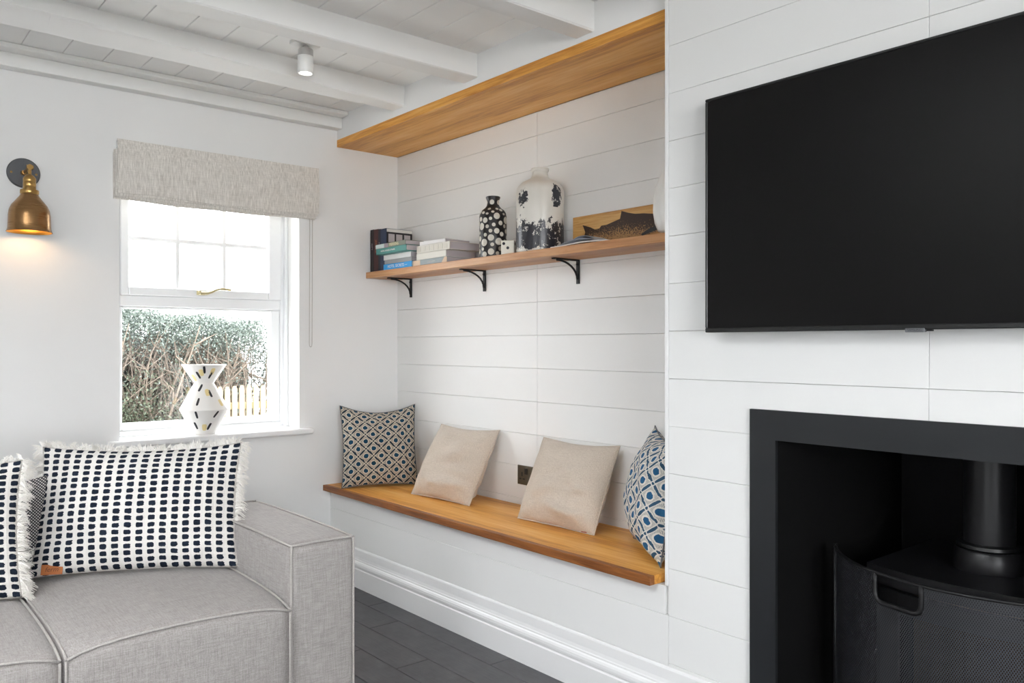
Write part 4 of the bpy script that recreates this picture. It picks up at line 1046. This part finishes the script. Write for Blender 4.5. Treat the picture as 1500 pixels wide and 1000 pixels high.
for i_, (xa, xb, yy, za, zb) in enumerate(((2.90, 3.13, 2.355, 0.168, 0.168), (2.98, 3.20, 2.272, 0.168, 0.168), (2.92, 3.16, 2.315, 0.232, 0.245))):
    lg = tag(obj('split_log', MB().tube([(xa, yy, za), ((xa+xb)/2, yy+0.004, (za+zb)/2+0.003), (xb, yy+0.01, zb)], [0.034, 0.036, 0.032], 7), flat('log_bark', '#8d735e', 0.9)), ('pale split log lying at the back of the stove firebox', 'pale split log lying nearest the stove door glass', 'pale split log tilted across the other two in the stove')[i_], 'log', 'logs in the stove')
obj('base', MB().prism(dshape(2.86, 3.24, 2.60, 2.26, 0.035), 0.0125, 0.10, 'z'), M['stove_black'], st)
obj('top_plate', MB().prism(dshape(2.800, 3.300, 2.64, 2.212, 0.045), 0.5752, 0.598, 'z'), M['stove_black'], st)
obj('front_lip', MB().prism(dshape(2.815, 3.285, 2.3, 2.205, 0.045), 0.555, 0.5750, 'z'), M['stove_black'], st)
FXc, FYc = 3.045, 2.40
obj('flue_collar', MB().lathe([(0.086, 0.5982), (0.088, 0.604), (0.084, 0.650), (0.080, 0.655), (0.066, 0.656)], FXc, FYc, 0, 36), M['stove_black'], st, smooth=True)
obj('flue_seal', MB().lathe([(0.074, 0.6555), (0.081, 0.660), (0.079, 0.668), (0.064, 0.672)], FXc, FYc, 0, 36), M['tv_frame'], st, smooth=True)
obj('flue_pipe', MB().lathe([(0.0625, 0.665), (0.0625, FZ-FB-0.001)], FXc, FYc, 0, 40), M['stove_black'], st, smooth=True)
# door with a window
def arcpanel(x0, x1, z0, z1, yoff, th):
    m = MB(); n = 12
    for i in range(n+1):
        x = x0+(x1-x0)*i/n; t = (x-3.05)/0.235; yy = 2.235-0.04*(1-t*t)-yoff
        for (q, z_) in ((0, z0), (0, z1), (-th, z1), (-th, z0)): m.v.append((x, yy+q, z_))
    for i in range(n):
        for k in range(4): m.f.append((i*4+k, i*4+(k+1) % 4, i*4+4+(k+1) % 4, i*4+4+k))
    m.f.append((0, 1, 2, 3)); m.f.append((n*4+3, n*4+2, n*4+1, n*4)); return m
dr = obj('door', arcpanel(2.84, 2.895, 0.13, 0.54, 0.0005, 0.02), M['stove_black'], st)
for a in ((3.205, 3.26, 0.13, 0.54), (2.8955, 3.2045, 0.13, 0.19), (2.8955, 3.2045, 0.485, 0.54)): obj('door_rail', arcpanel(*a, 0.0005, 0.02), M['stove_black'], dr)
obj('door_glass', arcpanel(2.896, 3.204, 0.1905, 0.4845, 0.006, 0.004), M['stove_glass'], dr)
# spark guard
GC, GR, GT = (3.07, 2.468), 0.4397, 0.617
g = thing('fire_guard', (3.07, 2.05, 0.0005), 'curved black mesh spark guard with a cut-out handle before the stove', 'fire guard')
def gp_(a, r=GR): return (GC[0]+r*math.cos(a), GC[1]+r*math.sin(a))
A0, A1 = math.radians(-150), math.radians(-30)
HA0, HA1, HZ0 = math.radians(-113.2), math.radians(-95.6), 0.545
def gmesh(a0, a1, z0, z1, n):
    m = MB(); m.uv = []
    for i in range(n+1):
        a = a0+(a1-a0)*i/n
        for z_ in (z0, z1): m.v.append((*gp_(a), z_)); m.uv.append((a*GR, z_))
    for i in range(n): m.f.append((2*i, 2*i+2, 2*i+3, 2*i+1))
    m.smooth = 'all'; return m
mm = gmesh(A0, HA0, 0.012, GT, 16)
for part_ in (gmesh(HA1, A1, 0.012, GT, 28), gmesh(HA0, HA1, 0.012, HZ0, 8)):
    n0 = len(mm.v); uvs = mm.uv + part_.uv; mm.add(part_.v, part_.f); mm.uv = uvs
mm.smooth = 'all'
obj('mesh_screen', mm, M['steel_mesh'], g)
def arc(a0, a1, z_, n): return [(*gp_(a0+(a1-a0)*i/n), z_) for i in range(n+1)]
obj('top_rail', MB().tube(arc(A0, A1, GT, 44), 0.0045, 8), M['black_iron'], g, smooth='all')
obj('bottom_rail', MB().tube(arc(A0, A1, 0.014, 44), 0.0045, 8), M['black_iron'], g, smooth='all')
for a in (A0, A1): obj('side_rail', MB().tube([(*gp_(a), 0.005), (*gp_(a), GT+0.006)], 0.0065, 8), M['black_iron'], g, smooth='all')
hp = [(*gp_(HA0), GT)]
for k in range(5): 
    t = k/4*PI/2; hp.append((*gp_(HA0 + 0.05*(1-math.cos(t))), HZ0 + 0.022*(1-math.sin(t))))
for k in range(5):
    t = k/4*PI/2; hp.append((*gp_(HA1 - 0.05*(1-math.sin(t))), HZ0 + 0.022*(1-math.cos(t))))
hp.append((*gp_(HA1), GT))
hp = [hp[0]] + [(*gp_(HA0), HZ0+0.05)] + hp[1:-1] + [(*gp_(HA1), HZ0+0.05)] + [hp[-1]]
obj('handle', MB().tube(hp, 0.0065, 8), M['black_iron'], g, smooth='all')
